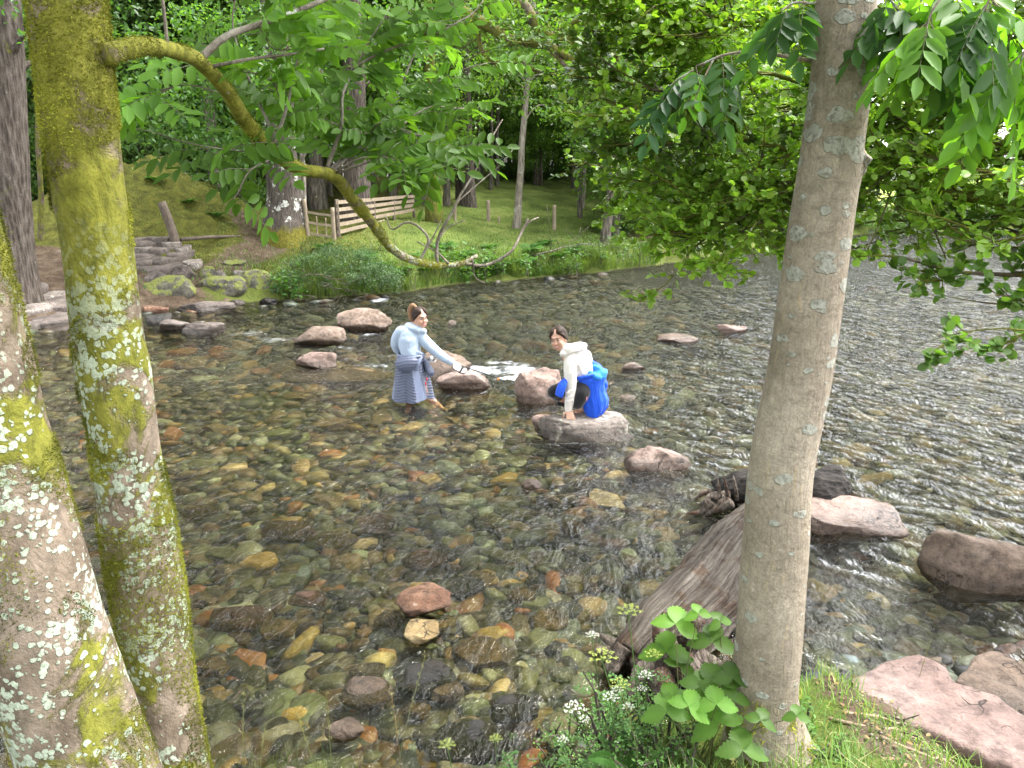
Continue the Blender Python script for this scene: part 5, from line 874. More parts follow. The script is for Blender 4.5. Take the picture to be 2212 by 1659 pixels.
g = MB(); blades(g, P, ln, .0016 + .0016 * r.random(n), col, r, 1.1); tag(g.build('bank_grass', GRASSM), 'short green grass on the near bank around the grey trunk', 'grass', kind='stuff')
# ferns
FERNM = leafmat('fern_mat', .2, .45, (1.2, 1.4, .5), .5)
def fern(g, b, L, r, nf=9, col=(.075, .17, .035)):
    for i in range(nf):
        a = i / nf * 6.28 + r.uniform(-.3, .3); d = np.array([math.cos(a), math.sin(a), 0]); t = np.linspace(0, 1, 16); l = L * r.uniform(.75, 1.1); P = b + d * (t * l * .75)[:, None] + np.array([0, 0, 1]) * (l * (.85 * t - .62 * t * t))[:, None]; T = nrm(np.gradient(P, axis=0)); S = nrm(np.cross(T, [0, 0, 1])); U = np.cross(S, T)
        V, Fs = tube(P, np.linspace(.006, .002, 16), 3, cap=False); g.add(V, Fs, np.array(col) * .8); w_ = l * .22 * np.sin(np.pi * np.clip(t * .92 + .1, 0, 1)) ** .8
        for sg_ in (1, -1):
            for off in (0., .5):
                q = P[1:-1] + (P[2:] - P[1:-1]) * off; dd = nrm(S[1:-1] * sg_ + T[1:-1] * .35); leaves(g, q, dd, U[1:-1], w_[1:-1], np.full(14, l * .045), np.tile(np.array(col) * r.uniform(.8, 1.2), (14, 1)), .1, .15)
fm = MB(); fern(fm, np.zeros(3), .8, r); fo_ = fm.build('fern', FERNM, None, local=True); first = True
for k, (px, py, s) in enumerate([(815, 585, 1.1), (840, 600, 1.1), (870, 590, .9), (790, 560, .8), (1000, 560, 1), (960, 540, .9), (1040, 575, .8), (1150, 545, 1.1), (1180, 530, .8), (1130, 570, .9), (1210, 560, .9), (1240, 545, .7), (470, 470, .7), (340, 395, .8), (920, 590, .9), (885, 560, .8), (1090, 590, .7), (700, 540, .8), (1290, 560, .8), (1060, 540, .8), (410, 440, .6)]):
    b_ = gat(px, py, 17, 60)
    if b_[1] < yfar(b_[0]) + .2: b_[1] = yfar(b_[0]) + .25; b_[2] = g1(b_[0], b_[1])
    o = fo_ if first else fo_.copy(); 
    if not first: COL.objects.link(o)
    first = False; o.location = tuple(b_); o.rotation_euler = (r.uniform(-.25, .1), 0, r.uniform(0, 6)); o.scale = (s,) * 3; tag(o, 'green arching fern growing on the far bank', 'fern', 'ferns on the far bank')
# bush
b_ = gat(735, 628, 18, 40); b_ = np.array([b_[0], yfar(b_[0]) + .35, g1(b_[0], yfar(b_[0]) + .35)]); mpb = mpp(b_); bs = thing('bush', b_, 'dark blue-green bush overhanging the water left of the fallen bough', 'bush'); g = MB(); gs = MB(); W_, H_ = 125 * mpb, 95 * mpb
for _ in range(170):
    c = b_ + [r.uniform(-1, 1) * W_, r.uniform(-.9, .7), 0]; c[2] = max(b_[2], .15) + H_ * (.15 + .85 * r.random() ** .8) * math.sqrt(max(.05, 1 - ((c[0] - b_[0]) / W_ / 1.02) ** 2)); n = 75; pp = c + rdir(n, r) * r.random((n, 1)) ** .5 * [.27, .25, .17]; s = .055 * r.uniform(.6, 1.2, n); leaves(g, pp, rdir(n, r), nrm(rdir(n, r) * .8 + [0, -.2, 1]), s, s * .45, lcol(n, (.055, .105, .04), .3, .2, r) * r.uniform(.65, 1.25))
for _ in range(45):
    c = b_ + [r.uniform(-1, 1) * W_ * .9, r.uniform(-.9, .0), r.uniform(-.2, H_ * .5)]; e = c + rdir(1, r)[0] * [.8, .4, .35]; V, Fs = tube(np.array([c, (c + e) / 2 + rdir(1, r)[0] * .1, e]), [.014, .01, .004], 4, cap=False); gs.add(V, Fs)
g.F += [f + g.n for f in gs.F]; g.V += gs.V; g.Cc += gs.Cc; g.M += [m_ * 0 + 1 for m_ in gs.M]; g.n += gs.n; g.build('foliage', [LEAFD, BARK_FAR], bs)
def patch(px, py, wp, hp, n, ls, col, lb, name='bank_plant', wr=.6, y0=17, mt=LEAF, cat='plant', group=None, yaw=None):
    b_ = gat(px, py, y0, 60); mp_ = mpp(b_); 
    if b_[1] < yfar(b_[0]) + .1 and y0 > 10: b_[1] = yfar(b_[0]) + .1; b_[2] = max(g1(b_[0], b_[1]), .1)
    r_ = np.random.default_rng(int(px * 7 + py)); rt = thing(name, b_, lb, cat, group); g = MB(); gs = MB(); st_ = max(6, n // 22); per = n // st_
    for _ in range(st_):
        c = b_ + [r_.uniform(-.5, .5) * wp * mp_, r_.uniform(-.35, .3), 0]; tip = c + [r_.uniform(-.15, .15), r_.uniform(-.3, .05), hp * mp_ * r_.uniform(.5, 1)]; V, Fs = tube(np.array([c - [0, 0, .1], (c + tip) / 2, tip]), [.008, .006, .003], 4, cap=False); gs.add(V, Fs); t = r_.uniform(.15, 1.05, (per, 1)); q = c + (tip - c) * t + r_.normal(size=(per, 3)) * ls * .7; d = rdir(per, r_) * [1, 1, .4]; s = ls * r_.uniform(.6, 1.2, per); leaves(g, q, d, nrm(rdir(per, r_) * .5 + [0, -.2, 1]), s, s * wr, lcol(per, col, .25, .3, r_), .12, .15)
    g.F += [f + g.n for f in gs.F]; g.V += gs.V; g.Cc += gs.Cc; g.M += [m_ * 0 + 1 for m_ in gs.M]; g.n += gs.n; g.build('foliage', [mt, BARK_FAR], rt); return rt
patch(622, 640, 60, 60, 260, .13, (.06, .15, .035), 'broad-leaved green plant hanging over the water left of the dark bush')
patch(1000, 600, 110, 70, 420, .16, (.07, .16, .03), 'large-leaved bright plant under the lowest mossy bough')
patch(960, 590, 60, 40, 300, .09, (.06, .14, .03), 'clump of small round leaves hanging over the bank below the bough')
patch(1095, 590, 120, 50, 420, .11, (.065, .14, .035), 'leafy clump on the undercut bank right of the bough tip')
patch(1190, 590, 120, 50, 420, .10, (.07, .15, .035), 'mixed greenery on the undercut bank below the fern patch')
patch(1290, 588, 110, 60, 420, .10, (.06, .13, .03), 'leafy growth at the waterline below the dark leaning trunk')
patch(1380, 580, 130, 80, 560, .10, (.05, .12, .03), 'dense low foliage at the waterline right of the dark leaning trunk')
patch(1480, 570, 120, 90, 600, .11, (.05, .12, .03), 'dense dark foliage over the far waterline left of the grey trunk')
patch(870, 620, 60, 50, 300, .08, (.12, .17, .05), 'pale grassy clump at the right end of the dark bush', wr=.2)
patch(680, 540, 80, 30, 260, .07, (.09, .16, .04), 'low herbs in front of the wooden gate', wr=.3)
patch(800, 540, 120, 30, 300, .08, (.09, .17, .04), 'rough herbs below the slatted gate', wr=.25)
# ============================================================ PEOPLE
def blob_build(g, name, mt, parent, voxel, smooth=3, origin=None):
    o = g.build(name, mt, parent, smooth=True); md = o.modifiers.new('remesh', 'REMESH'); md.mode = 'VOXEL'; md.voxel_size = voxel; md.use_smooth_shade = True
    if smooth: s = o.modifiers.new('smooth', 'SMOOTH'); s.iterations = smooth; s.factor = .5
    return o
def ell(g, c, rad, R3=None, sub=3):
    V, Fc = ico(sub); V = V * np.asarray(rad, float)
    if R3 is not None: V = V @ R3.T
    g.add(V + c, Fc)
def limb(g, pts, rads, n=14, seg=14, rads2=None):
    P, rr = resample(pts, n, rads); r2 = None if rads2 is None else np.interp(np.linspace(0, 1, n), np.linspace(0, 1, len(rads2)), rads2); V, Fs = tube(P, rr, seg, r2); g.add(V, Fs); a = P[0]; b = P[-1]
    V2, F2 = ico(2)
    if rads2 is None: g.add(V2 * rr[0] * .98 + a, F2); g.add(V2 * rr[-1] * .98 + b, F2)
def basis(f, u=(0, 0, 1)):
    f = nrm(np.array(f, float)); rgt = nrm(np.cross(f, u)); up = np.cross(rgt, f); return np.stack([rgt, f, up], 1)   # columns: right, forward, up
def skinmat(name, c):
    m, nt = mat(name); n = noise(nt, pos(nt), 40, 3); cc = mixc(nt, 1.0, c, ramp(nt, n, [(.3, .9), (.7, 1.08)]), 'MULTIPLY'); outm(nt, princ(nt, cc, .5, None, .35, {'Subsurface Weight': .15, 'Subsurface Radius': (.02, .008, .004), 'Subsurface Scale': .5})); return m
SKIN = skinmat('skin', (.56, .33, .235)); LIP = skinmat('lip', (.42, .13, .11)); EYEW = simple('eye_white', (.42, .36, .33), .3, 5, .03, .0); IRIS = simple('iris', (.03, .018, .01), .2, 5, .05, 0); TEETH = simple('teeth', (.78, .76, .72), .3, 5, .03, 0)
def hairmat(name, a_, b_):
    m, nt = mat(name); p = nd(nt, 'TexCoord').outputs['Object']; n = noise(nt, mapv(nt, p, (90, 90, 14)), 1.0, 4, .6); outm(nt, princ(nt, ramp(nt, n, [(.3, a_), (.7, b_)]), .55, bump(nt, n, .6, .01), .2)); return m
HAIRD = hairmat('hair_dark', (.014, .008, .005), (.045, .025, .016)); HAIRC = hairmat('hair_caramel', (.13, .07, .035), (.34, .20, .11))
def head_on(B, c, f, u, s):
    R3 = basis(f, u); T_ = lambda x, y, z: c + R3 @ (np.array([x, y, z]) * s); E = lambda p, r_, sub=3: ell(B, T_(*p), np.array(r_) * s, R3, sub)
    E((0, -.012, .022), (.074, .090, .100)); E((0, .018, -.028), (.062, .068, .082)); E((0, .040, -.086), (.034, .032, .030)); E((0, .094, -.020), (.0125, .017, .014)); E((0, .088, .004), (.008, .012, .026)); E((0, .072, .032), (.048, .018, .013))
    for sg in (1, -1): E((sg * .036, .060, -.030), (.026, .026, .026)); E((sg * .073, -.002, -.010), (.011, .021, .031)); E((sg * .040, .030, -.068), (.022, .035, .024))
    return R3, T_
def face_bits(root, body, R3, T_, s, smile=1.0, brow=HAIRD):
    for sg in (1, -1):
        g = MB(); ell(g, T_(sg * .030, .0765, .010), np.array([.0145, .009, .0070]) * s, R3, 3); n0 = g.n; V, Fc = ico(2); V = (V * np.array([.0075, .0045, .0078]) * s) @ R3.T; g.add(V + T_(sg * .030, .0850, .009), Fc, mi=1); g.build('eye', [EYEW, IRIS], body)
        g = MB(); P = np.array([T_(sg * .014, .0900, .030), T_(sg * .031, .0905, .037), T_(sg * .050, .075, .031)]); V, Fs = tube(resample(P, 8)[0], .0036 * s, 6); g.add(V, Fs); g.build('eyebrow', brow, body)
    g = MB()
    for zz, rr in ((-.0475, .0048), (-.0615 - .004 * smile, .0062)): P = np.array([T_(-.026, .078, -.049 + .002 * smile), T_(-.012, .0905, zz), T_(0, .0945, zz - .001), T_(.012, .0905, zz), T_(.026, .078, -.049 + .002 * smile)]); V, Fs = tube(resample(P, 14)[0], np.interp(np.linspace(-1, 1, 14), [-1, 0, 1], [.3, 1, .3]) * rr * s, 8); g.add(V, Fs)
    g.build('lips', LIP, body)
    g = MB(); ell(g, T_(0, .0875, -.054), np.array([.019, .006, .0052 + .002 * smile]) * s, R3, 3); g.build('teeth', TEETH, body)
def hand_on(B, w_, d, nrm_, s, curl=.5, side=1, spread=.18):
    """palm from the wrist along d; nrm_ points out of the back of the hand; thumb on side*lateral"""
    d = nrm(np.array(d, float)); l = nrm(np.cross(d, nrm_)) * side; n = nrm(np.cross(l, d) * side); pc = w_ + d * .045 * s; R3 = np.stack([l, d, n], 1); ell(B, pc, np.array([.040, .052, .016]) * s, R3, 3)
    for i, (off, ln) in enumerate([(-.030, .060), (-.011, .074), (.010, .080), (.030, .072)]):
        a = w_ + d * .082 * s + l * off * s; dd = nrm(d + l * off / .03 * spread); k = curl * (1 + .1 * i); q1 = a + (dd * math.cos(k * .5) - n * math.sin(k * .5)) * ln * .45 * s; q2 = q1 + (dd * math.cos(k * 1.3) - n * math.sin(k * 1.3)) * ln * .32 * s; q3 = q2 + (dd * math.cos(k * 2) - n * math.sin(k * 2)) * ln * .25 * s; limb(B, [a - d * .02 * s, q1, q2, q3], [.0105 * s, .0098 * s, .009 * s, .0078 * s], 10, 8)
    a = w_ + d * .022 * s + l * .030 * s; q1 = a + (l * .75 + d * .6 - n * .25) * .036 * s; q2 = q1 + (l * .35 + d * .9 - n * .4 * curl) * .032 * s; limb(B, [a, q1, q2], [.014 * s, .011 * s, .009 * s], 8, 8)
def clothmat(name, c, fold=12, bs=.6, rough=.85, sheen=.3, weave=220, sc=(1, 1, .45)):
    m, nt = mat(name); p = nd(nt, 'TexCoord').outputs['Object']; n = noise(nt, mapv(nt, p, sc), fold, 4, .55, .8); f = noise(nt, p, weave, 2); cc = mixc(nt, 1.0, c, ramp(nt, f, [(.3, .92), (.7, 1.06)]), 'MULTIPLY'); h_ = mth(nt, 'ADD', n, mth(nt, 'MULTIPLY', f, .04)); outm(nt, princ(nt, cc, rough, bump(nt, h_, bs, .05), .2, {'Sheen Weight': sheen})); return m

# ---- person standing in the stream
Y1 = 10.72; J = lambda x, y, dy=0.0: atY(x, y, Y1 + dy); S1 = 1.19
w1 = thing('person', J(884, 868), 'wading person in a pale blue hoodie and tied padded coat, pointing a thin stick', 'person')
B = MB(); hc = J(908, 687, -.02); f1 = np.array([.60, -.80, -.06]); R1, T1h = head_on(B, hc, f1, (-.12, .1, 1), S1)
limb(B, [T1h(0, -.02, -.06), J(893, 706), J(889, 716)], [.058, .060, .075])
limb(B, [J(888, 712), J(884, 735), J(886, 765), J(887, 790)], [.10, .14, .12, .15])
limb(B, [J(866, 716), J(856, 742, .08), J(872, 768, .22), J(905, 778, .30)], [.06, .05, .04, .030]); limb(B, [J(903, 722), J(938, 757, -.04), J(977, 784, -.08)], [.062, .047, .031])
hand_on(B, J(976, 783, -.08), J(990, 790, -.09) - J(976, 784, -.08), (0, -.3, 1), S1, .75, -1); hand_on(B, J(905, 778, .30), (.9, 0, -.3), (0, -.6, .8), S1, .9, 1)
limb(B, [J(876, 792), J(879, 830), J(883, 858), J(884, 872, -.02), J(883, 884, -.04)], [.12, .082, .064, .055, .038]); limb(B, [J(884, 883, -.02), J(879, 889, -.16), J(877, 891, -.22)], [.042, .038, .024])
limb(B, [J(900, 792), J(912, 830, -.02), J(925, 857), J(938, 868, .04), J(944, 872, .06)], [.12, .085, .060, .045, .036]); limb(B, [J(943, 871, .06), J(950, 878, .0), J(956, 883, -.05)], [.040, .038, .024])
body = blob_build(B, 'body', SKIN, w1, .0065, 2); face_bits(w1, body, R1, T1h, S1)
for k_, (P_, r_) in enumerate([([T1h(0, -.03, .036)], 0)]):
    g = MB(); [ell(g, T1h(q_ * .034, -.004, .080), np.array([.042, .072, .046]) * S1, R1, 3) for q_ in (1, -1)]; ell(g, T1h(0, -.032, .036), np.array([.083, .090, .097]) * S1, R1, 4); ell(g, T1h(0, -.045, .0), np.array([.074, .072, .080]) * S1, R1, 4); ell(g, T1h(0, -.080, .092), np.array([.026, .026, .024]) * S1, R1, 3)
    for sg in (1, -1): limb(g, [T1h(sg * .055, .050, .062), T1h(sg * .073, .018, .030), T1h(sg * .078, -.014, -.02)], [.014, .020, .020])
    blob_build(g, 'hair', HAIRD, w1, .009, 2)
g = MB(); limb(g, [T1h(.01, -.080, .115), T1h(.030, -.115, .135), T1h(.045, -.145, .085), T1h(.045, -.145, .01), T1h(.040, -.125, -.055), T1h(.035, -.11, -.095)], [.024, .034, .044, .042, .030, .012], 20); blob_build(g, 'ponytail', HAIRC, w1, .009, 2)
HOOD1 = clothmat('hoodie_pale_blue', (.36, .44, .56)); g = MB()
P, ra, rb_ = resample([J(891, 704), J(887, 712), J(884, 728), J(885, 748), J(887, 762), J(887, 770)], 24, [.085, .155, .195, .20, .20, .178], [.08, .115, .14, .15, .145, .13]); V, Fs = tube(P, ra, 30, rb_); V = V + nrm(V - V.mean(0)) * (.016 * fbm(V * [1, 1, 2.2], 6, 3, 3))[:, None]; g.add(V, Fs)
limb(g, [J(902, 719), J(914, 733, -.02), J(938, 756, -.04), J(958, 772, -.06), J(976, 783, -.08)], [.090, .085, .076, .066, .048], 24); limb(g, [J(867, 716), J(858, 730, .05), J(855, 744, .09), J(868, 762, .2), J(888, 772, .26)], [.085, .082, .074, .064, .05], 20)
for q_, rr_ in ((J(899, 711, -.06), (.135, .085, .062)), (J(889, 705, -.02), (.10, .09, .055)), (J(912, 714, -.06), (.07, .06, .040))): ell(g, q_, rr_, basis((.3, -1, 0), (.28, 0, 1)), 3)
for (xa, ya, xb, yb_) in ((868, 764, 905, 768), (880, 752, 912, 764), (912, 738, 925, 747), (925, 748, 938, 752), (948, 764, 955, 770)): limb(g, [J(xa, ya, -.13 if xa < 910 else -.06), J(xb, yb_, -.13 if xa < 910 else -.08)], [.018, .014], 6, 8)
hd = blob_build(g, 'hoodie', HOOD1, w1, .010, 3)
# padded coat tied round the waist
def px_skirt(rows, Yb, n, seg, dr, Jf):
    P, Rr = [], []
    for py, xl, xr in rows: q = Jf((xl + xr) / 2, py); P.append(q); Rr.append((xr - xl) / 2 * mpp(q))
    P, Rr = resample(P, n, Rr); a = np.arange(seg) / seg * 6.283185; V = P[:, None] + np.stack([np.cos(a), np.sin(a) * dr, a * 0], 1)[None] * Rr[:, None, None]; return V, P, Rr, a
V, P, Rr, a = px_skirt([(763, 860, 915), (772, 857, 917), (790, 855, 920), (812, 853, 924), (835, 850, 928), (860, 847, 932)], Y1, 190, 144, .82, J)
t = np.linspace(0, 1, 190)[:, None]; ca_ = np.cos(a)[None]; sa_ = np.sin(a)[None]; arc = Rr[:, None] * a[None]; d_ = P[0, 2] - V[..., 2]
front = ca_ + .06 * np.sin(t * 5); quilt = ((front > -.86) & (front < .26)) | (front > .66); quilt = np.where(sa_ > .2, True, quilt) & (d_ > .03)
chev = np.abs(ca_ + .30) * .10; ph = (d_ + np.where(front < .26, -chev, chev)) / .040; rid = np.abs(np.sin(ph * np.pi)) ** .6
disp = np.where(quilt, .012 * rid, .003) + .05 * t * np.sin(a * 5 + 1.1)[None] * .6 + .03 * t * np.sin(a * 9 + 2)[None] * .5
V = V + np.stack([ca_ + t * 0, sa_ + t * 0, ca_ * 0 + t * 0], -1) * disp[..., None]; V[..., 2] += -.02 * t * np.sin(a * 3 + .5)[None] + .03 * t * np.clip(-ca_, 0, 1) * 0
inn = V.copy(); inn[..., :2] = P[:, None, :2] + (V[..., :2] - P[:, None, :2]) * .93
colq = np.where(quilt[..., None], np.array([.085, .10, .155]) * (.55 + .45 * rid[..., None]) ** 0, np.array([.17, .20, .30])).reshape(-1, 3)
def shell(g, Vo, Vi, col):
    n, seg = Vo.shape[:2]; i = np.arange(n - 1)[:, None] * seg; j = np.arange(seg)[None]; j2 = (j + 1) % seg; Q = np.stack([i + j, i + seg + j, i + seg + j2, i + j2], -1).reshape(-1, 4); N_ = n * seg; e = (n - 1) * seg; jj = np.arange(seg); k2 = (jj + 1) % seg
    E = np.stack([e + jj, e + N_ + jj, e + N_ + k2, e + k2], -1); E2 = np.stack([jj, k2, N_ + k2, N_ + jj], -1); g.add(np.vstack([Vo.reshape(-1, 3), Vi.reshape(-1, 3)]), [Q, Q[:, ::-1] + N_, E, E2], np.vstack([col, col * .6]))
m, nt = mat('padded_nylon'); ca2, _ = attr(nt); p = nd(nt, 'TexCoord').outputs['Object']; outm(nt, princ(nt, ca2, .42, bump(nt, noise(nt, p, 30, 4, .6, .5), .5, .015), .5)); NYL = m
g = MB(); shell(g, V, inn, colq); coat = g.build('tied_coat', NYL, w1)
g = MB(); V2, F2 = ico(5); V2 = V2.copy(); rdg = np.abs(np.sin((V2[:, 2] + .25 * np.abs(V2[:, 0]) ** 1.5) * 9)) ** .6; V3 = V2 * (1 + .07 * rdg[:, None]) * [.158, .09, .118]; V3[:, 0] *= 1 + .15 * V2[:, 2]; V3[:, 2] += .02 * V2[:, 0]; g.add(V3 + J(879, 786, -.17), F2, np.tile([.085, .10, .155], (len(V2), 1))); g.build('coat_hood', NYL, coat)
g = MB()
for q_ in ([(862, 768, -.14), (885, 773, -.18), (905, 769, -.15), (916, 766, -.05)], [(898, 800, -.18), (903, 785, -.19), (910, 770, -.14)]): P_, r_ = resample([J(*z_) for z_ in q_], 14, [.028] * len(q_)); V, Fs = tube(P_, r_, 10, r_ * .6); g.add(V, Fs, np.tile([.17, .20, .30], (len(V), 1)))
P_, r_ = resample([J(918, 778, -.08), J(926, 796, -.08), J(930, 806, -.1), J(929, 812, -.1)], 24, [.035, .05, .055, .035]); V, Fs = tube(P_, r_ * (1 + .1 * np.abs(np.sin(np.arange(24) * 1.1))), 14); g.add(V, Fs, np.tile([.085, .10, .155], (len(V), 1))); g.build('coat_sleeves', NYL, coat)
REDM = simple('red_tab', (.55, .02, .03), .5, 9, .05, 0); g = MB()
for x_, y_ in ((922, 819), (919.5, 829)): c_ = J(x_, y_, -.20); g.add(ico(2)[0] * [.010, .008, .026] + c_, ico(2)[1])
g.build('coat_badge', REDM, coat)
# stick, sandals
m_ = simple('stick_black', (.02, .02, .022), .4, 20, .2, .1); g = MB(); A_ = J(984, 787, -.12); B_ = J(1092, 824, -.45); V, Fs = tube(resample([A_, (A_ + B_) / 2 + [0, 0, .01], B_], 12)[0], np.linspace(.0095, .006, 12), 8); g.add(V, Fs)
V2, F2 = ico(2); g.add(V2 * [.022, .015, .015] + (A_ + (B_ - A_) * .86), F2, mi=1); st = g.build('stick', [m_, simple('orange_tape', (.85, .20, .03), .5, 9, .1, 0)], None, origin=A_); tag(st, 'thin black stick with an orange band pointing at the rapids', 'stick')
SOLEW = simple('sole_white', (.75, .74, .72), .6, 30, .05, .1); SOLED = simple('sandal_dark', (.03, .028, .028), .6, 30, .2, .2)
def sandal(c, R3, L, W, lb, top=SOLEW, bot=SOLED):
    rt = thing('sandal', c, lb, 'sandal', 'sandals carried by the person in blue'); V, Fc = ico(4)
    def slab_(z0, z1, k): 
        U = V.copy(); U[:, 2] = np.clip(U[:, 2] * 3, -1, 1) * (z1 - z0) / 2 + (z0 + z1) / 2; U[:, 0] *= L * k; U[:, 1] *= W * k * (1 - .22 * np.cos(V[:, 0] * 2.2) + .1 * V[:, 0]); return U @ R3.T + c
    g = MB(); g.add(slab_(0, .022, 1), Fc); g.build('footbed', top, rt); g = MB(); g.add(slab_(-.022, 0.0, 1.04), Fc); g.build('sole', bot, rt)
    g = MB(); ps = np.array([[.02, -W * .9, .0], [.03, -W * .5, .045], [.03, W * .5, .045], [.02, W * .9, .0]]) @ R3.T + c; Pq = resample(ps, 12)[0]; V2_, F2_ = tube(Pq, .02, 8, .007); g.add(V2_, F2_); g.build('strap', bot, rt)
R3 = basis((.25, -.35, .9), (0, -.8, .5)); Rs = np.stack([nrm(np.array([.92, -.1, -.38])), nrm(np.cross(nrm(np.array([.25, -.78, .55])), nrm(np.array([.92, -.1, -.38])))), nrm(np.array([.25, -.78, .55]))], 1)
Rs[:, 2] = np.cross(Rs[:, 0], Rs[:, 1]); sandal(J(993, 797, -.17), Rs, .100, .058, 'white-topped sandal held out beside the stick')
Rs2 = np.stack([nrm(np.array([1, 0, -.05])), nrm(np.array([0, .8, .3])), nrm(np.cross([1, 0, -.05], [0, .8, .3]))], 1); sandal(J(928, 777, .12), Rs2, .09, .035, 'dark sandal with a pale sole seen edge-on at the waist of the person in blue', SOLED, SOLEW)

# ---- person crouching on the rock
Y2 = 9.36; K = lambda cx, cy, dy=0.0: atY(1088.6 + cx * .1823, 673.9 + cy * .1823, Y2 + dy); S2 = 1.20
w2 = thing('person', K(900, 1230), 'crouching person in a cream hoodie and tied bright blue jacket, hand on rock', 'person')
B = MB(); hc = K(648, 318, -.05); R2, T2h = head_on(B, hc, (-.40, -.88, -.16), (-.16, .1, 1), S2)
limb(B, [T2h(.01, -.03, -.06), K(740, 440), K(790, 490)], [.058, .062, .09]); limb(B, [K(800, 520), K(890, 650), K(950, 760), K(980, 840)], [.12, .15, .15, .16])
limb(B, [K(790, 580, -.12), K(795, 850, -.20), K(768, 1130, -.22)], [.06, .046, .032]); hw = K(768, 1150, -.22); limb(B, [K(768, 1100, -.22), hw], [.034, .03])
hand_on(B, hw, K(792, 1262, -.30) - hw, (0, -.9, .5), S2, .38, 1, .28)
limb(B, [K(930, 500, .12), K(960, 700, .2), K(900, 880, .2)], [.06, .045, .035])
limb(B, [K(950, 870), K(780, 900, -.05), K(600, 940, -.10)], [.10, .09, .075]); limb(B, [K(600, 955, -.08), K(700, 1035, .05), K(840, 1055, .16), K(900, 1075, .2)], [.068, .056, .05, .04])
limb(B, [K(960, 870, -.08), K(930, 960, -.2), K(880, 1070, -.2)], [.10, .088, .070]); limb(B, [K(880, 1075, -.18), K(890, 1130, -.1), K(920, 1165, -.02)], [.064, .062, .04]); limb(B, [K(930, 1160, -.02), K(880, 1195, -.08), K(830, 1205, -.10)], [.044, .04, .026])
body = blob_build(B, 'body', SKIN, w2, .0065, 2); face_bits(w2, body, R2, T2h, S2, 1.5)
g = MB(); [ell(g, T2h(q_ * .034, -.004, .080), np.array([.042, .072, .046]) * S2, R2, 3) for q_ in (1, -1)]; ell(g, T2h(0, -.032, .036), np.array([.082, .090, .097]) * S2, R2, 4); ell(g, T2h(0, -.05, -.005), np.array([.072, .068, .078]) * S2, R2, 4); ell(g, T2h(-.02, -.115, -.03), np.array([.034, .034, .032]) * S2, R2, 3)
for sg in (1, -1): limb(g, [T2h(sg * .035, .058, .078), T2h(sg * .068, .030, .045), T2h(sg * .078, -.014, -.02)], [.014, .020, .020])
blob_build(g, 'hair', HAIRD, w2, .009, 2)
HOOD2 = clothmat('hoodie_cream', (.66, .62, .57)); g = MB()
P, ra, rb_ = resample([K(770, 455), K(820, 500), K(868, 590), K(905, 680), K(940, 745), K(965, 775)], 24, [.08, .155, .180, .185, .180, .165], [.09, .14, .17, .17, .16, .14]); V, Fs = tube(P, ra, 30, rb_); V = V + nrm(V - V.mean(0)) * (.018 * fbm(V * [2.2, 1, 1.2], 6, 3, 3))[:, None]; g.add(V, Fs)
limb(g, [K(800, 560, -.12), K(785, 640, -.16), K(792, 850, -.2), K(785, 1000, -.21), K(776, 1080, -.22)], [.088, .082, .073, .066, .060], 30); limb(g, [K(774, 1080, -.22), K(768, 1110, -.22), K(764, 1165, -.22)], [.062, .050, .046], 10)
limb(g, [K(960, 520, .1), K(985, 640, .16), K(960, 760, .16)], [.085, .08, .07], 14)
for q_, rr_ in ((K(840, 430, -.04), (.16, .12, .066)), (K(760, 445, -.10), (.095, .085, .070)), (K(705, 492, -.14), (.050, .05, .040)), (K(880, 455, -.02), (.115, .09, .050))): ell(g, q_, rr_, basis((-.2, -1, 0), (-.32, 0, 1)), 3)
for (xa, ya, xb, yb_, dy) in ((700, 500, 900, 450, -.17), (750, 1060, 820, 1045, -.27), (750, 1020, 815, 1000, -.27), (745, 960, 810, 930, -.27), (870, 735, 960, 690, -.17), (890, 620, 930, 730, -.18), (800, 650, 850, 640, -.22)): limb(g, [K(xa, ya, dy), K(xb, yb_, dy)], [.016, .012], 6, 8)
blob_build(g, 'hoodie', HOOD2, w2, .010, 3)
g = MB(); limb(g, [K(960, 870), K(780, 895, -.05), K(590, 945, -.10)], [.125, .105, .086], 18); limb(g, [K(590, 945, -.10), K(640, 1000, -.03)], [.086, .070]); limb(g, [K(960, 870, -.08), K(930, 960, -.2), K(872, 1085, -.2)], [.12, .10, .078], 18); limb(g, [K(950, 860, .02), K(960, 800, .02)], [.17, .15])
limb(g, [K(650, 1085, .0), K(780, 1100, .06), K(900, 1110, .12)], [.035, .035, .035]); blob_build(g, 'leggings', clothmat('leggings_black', (.012, .012, .014), 10, .3), w2, .010, 3)
BLUE = clothmat('jacket_blue', (.012, .085, .62), 7, .9, .5, .1, 300, (1.3, 1.3, .5)); BLUEL = clothmat('jacket_lining', (.02, .19, .66), 9, .8, .5, .1, 300)
rows = [(735, 872, 1140), (790, 868, 1205), (850, 872, 1200), (950, 890, 1202), (1050, 922, 1234), (1130, 942, 1230), (1190, 962, 1200), (1240, 990, 1160), (1266, 1015, 1140)]
P, Rr = [], []
for cy_, xl, xr in rows: q = K((xl + xr) / 2, cy_, -.10 - .06 * (cy_ - 735) / 530); P.append(q); Rr.append((xr - xl) / 2 * .1823 * mpp(q))
P, Rr = resample(P, 120, Rr); a = np.arange(120) / 120 * 6.283185; t = np.linspace(0, 1, 120)[:, None]; V = P[:, None] + np.stack([np.cos(a), np.sin(a) * .72, a * 0], 1)[None] * Rr[:, None, None]
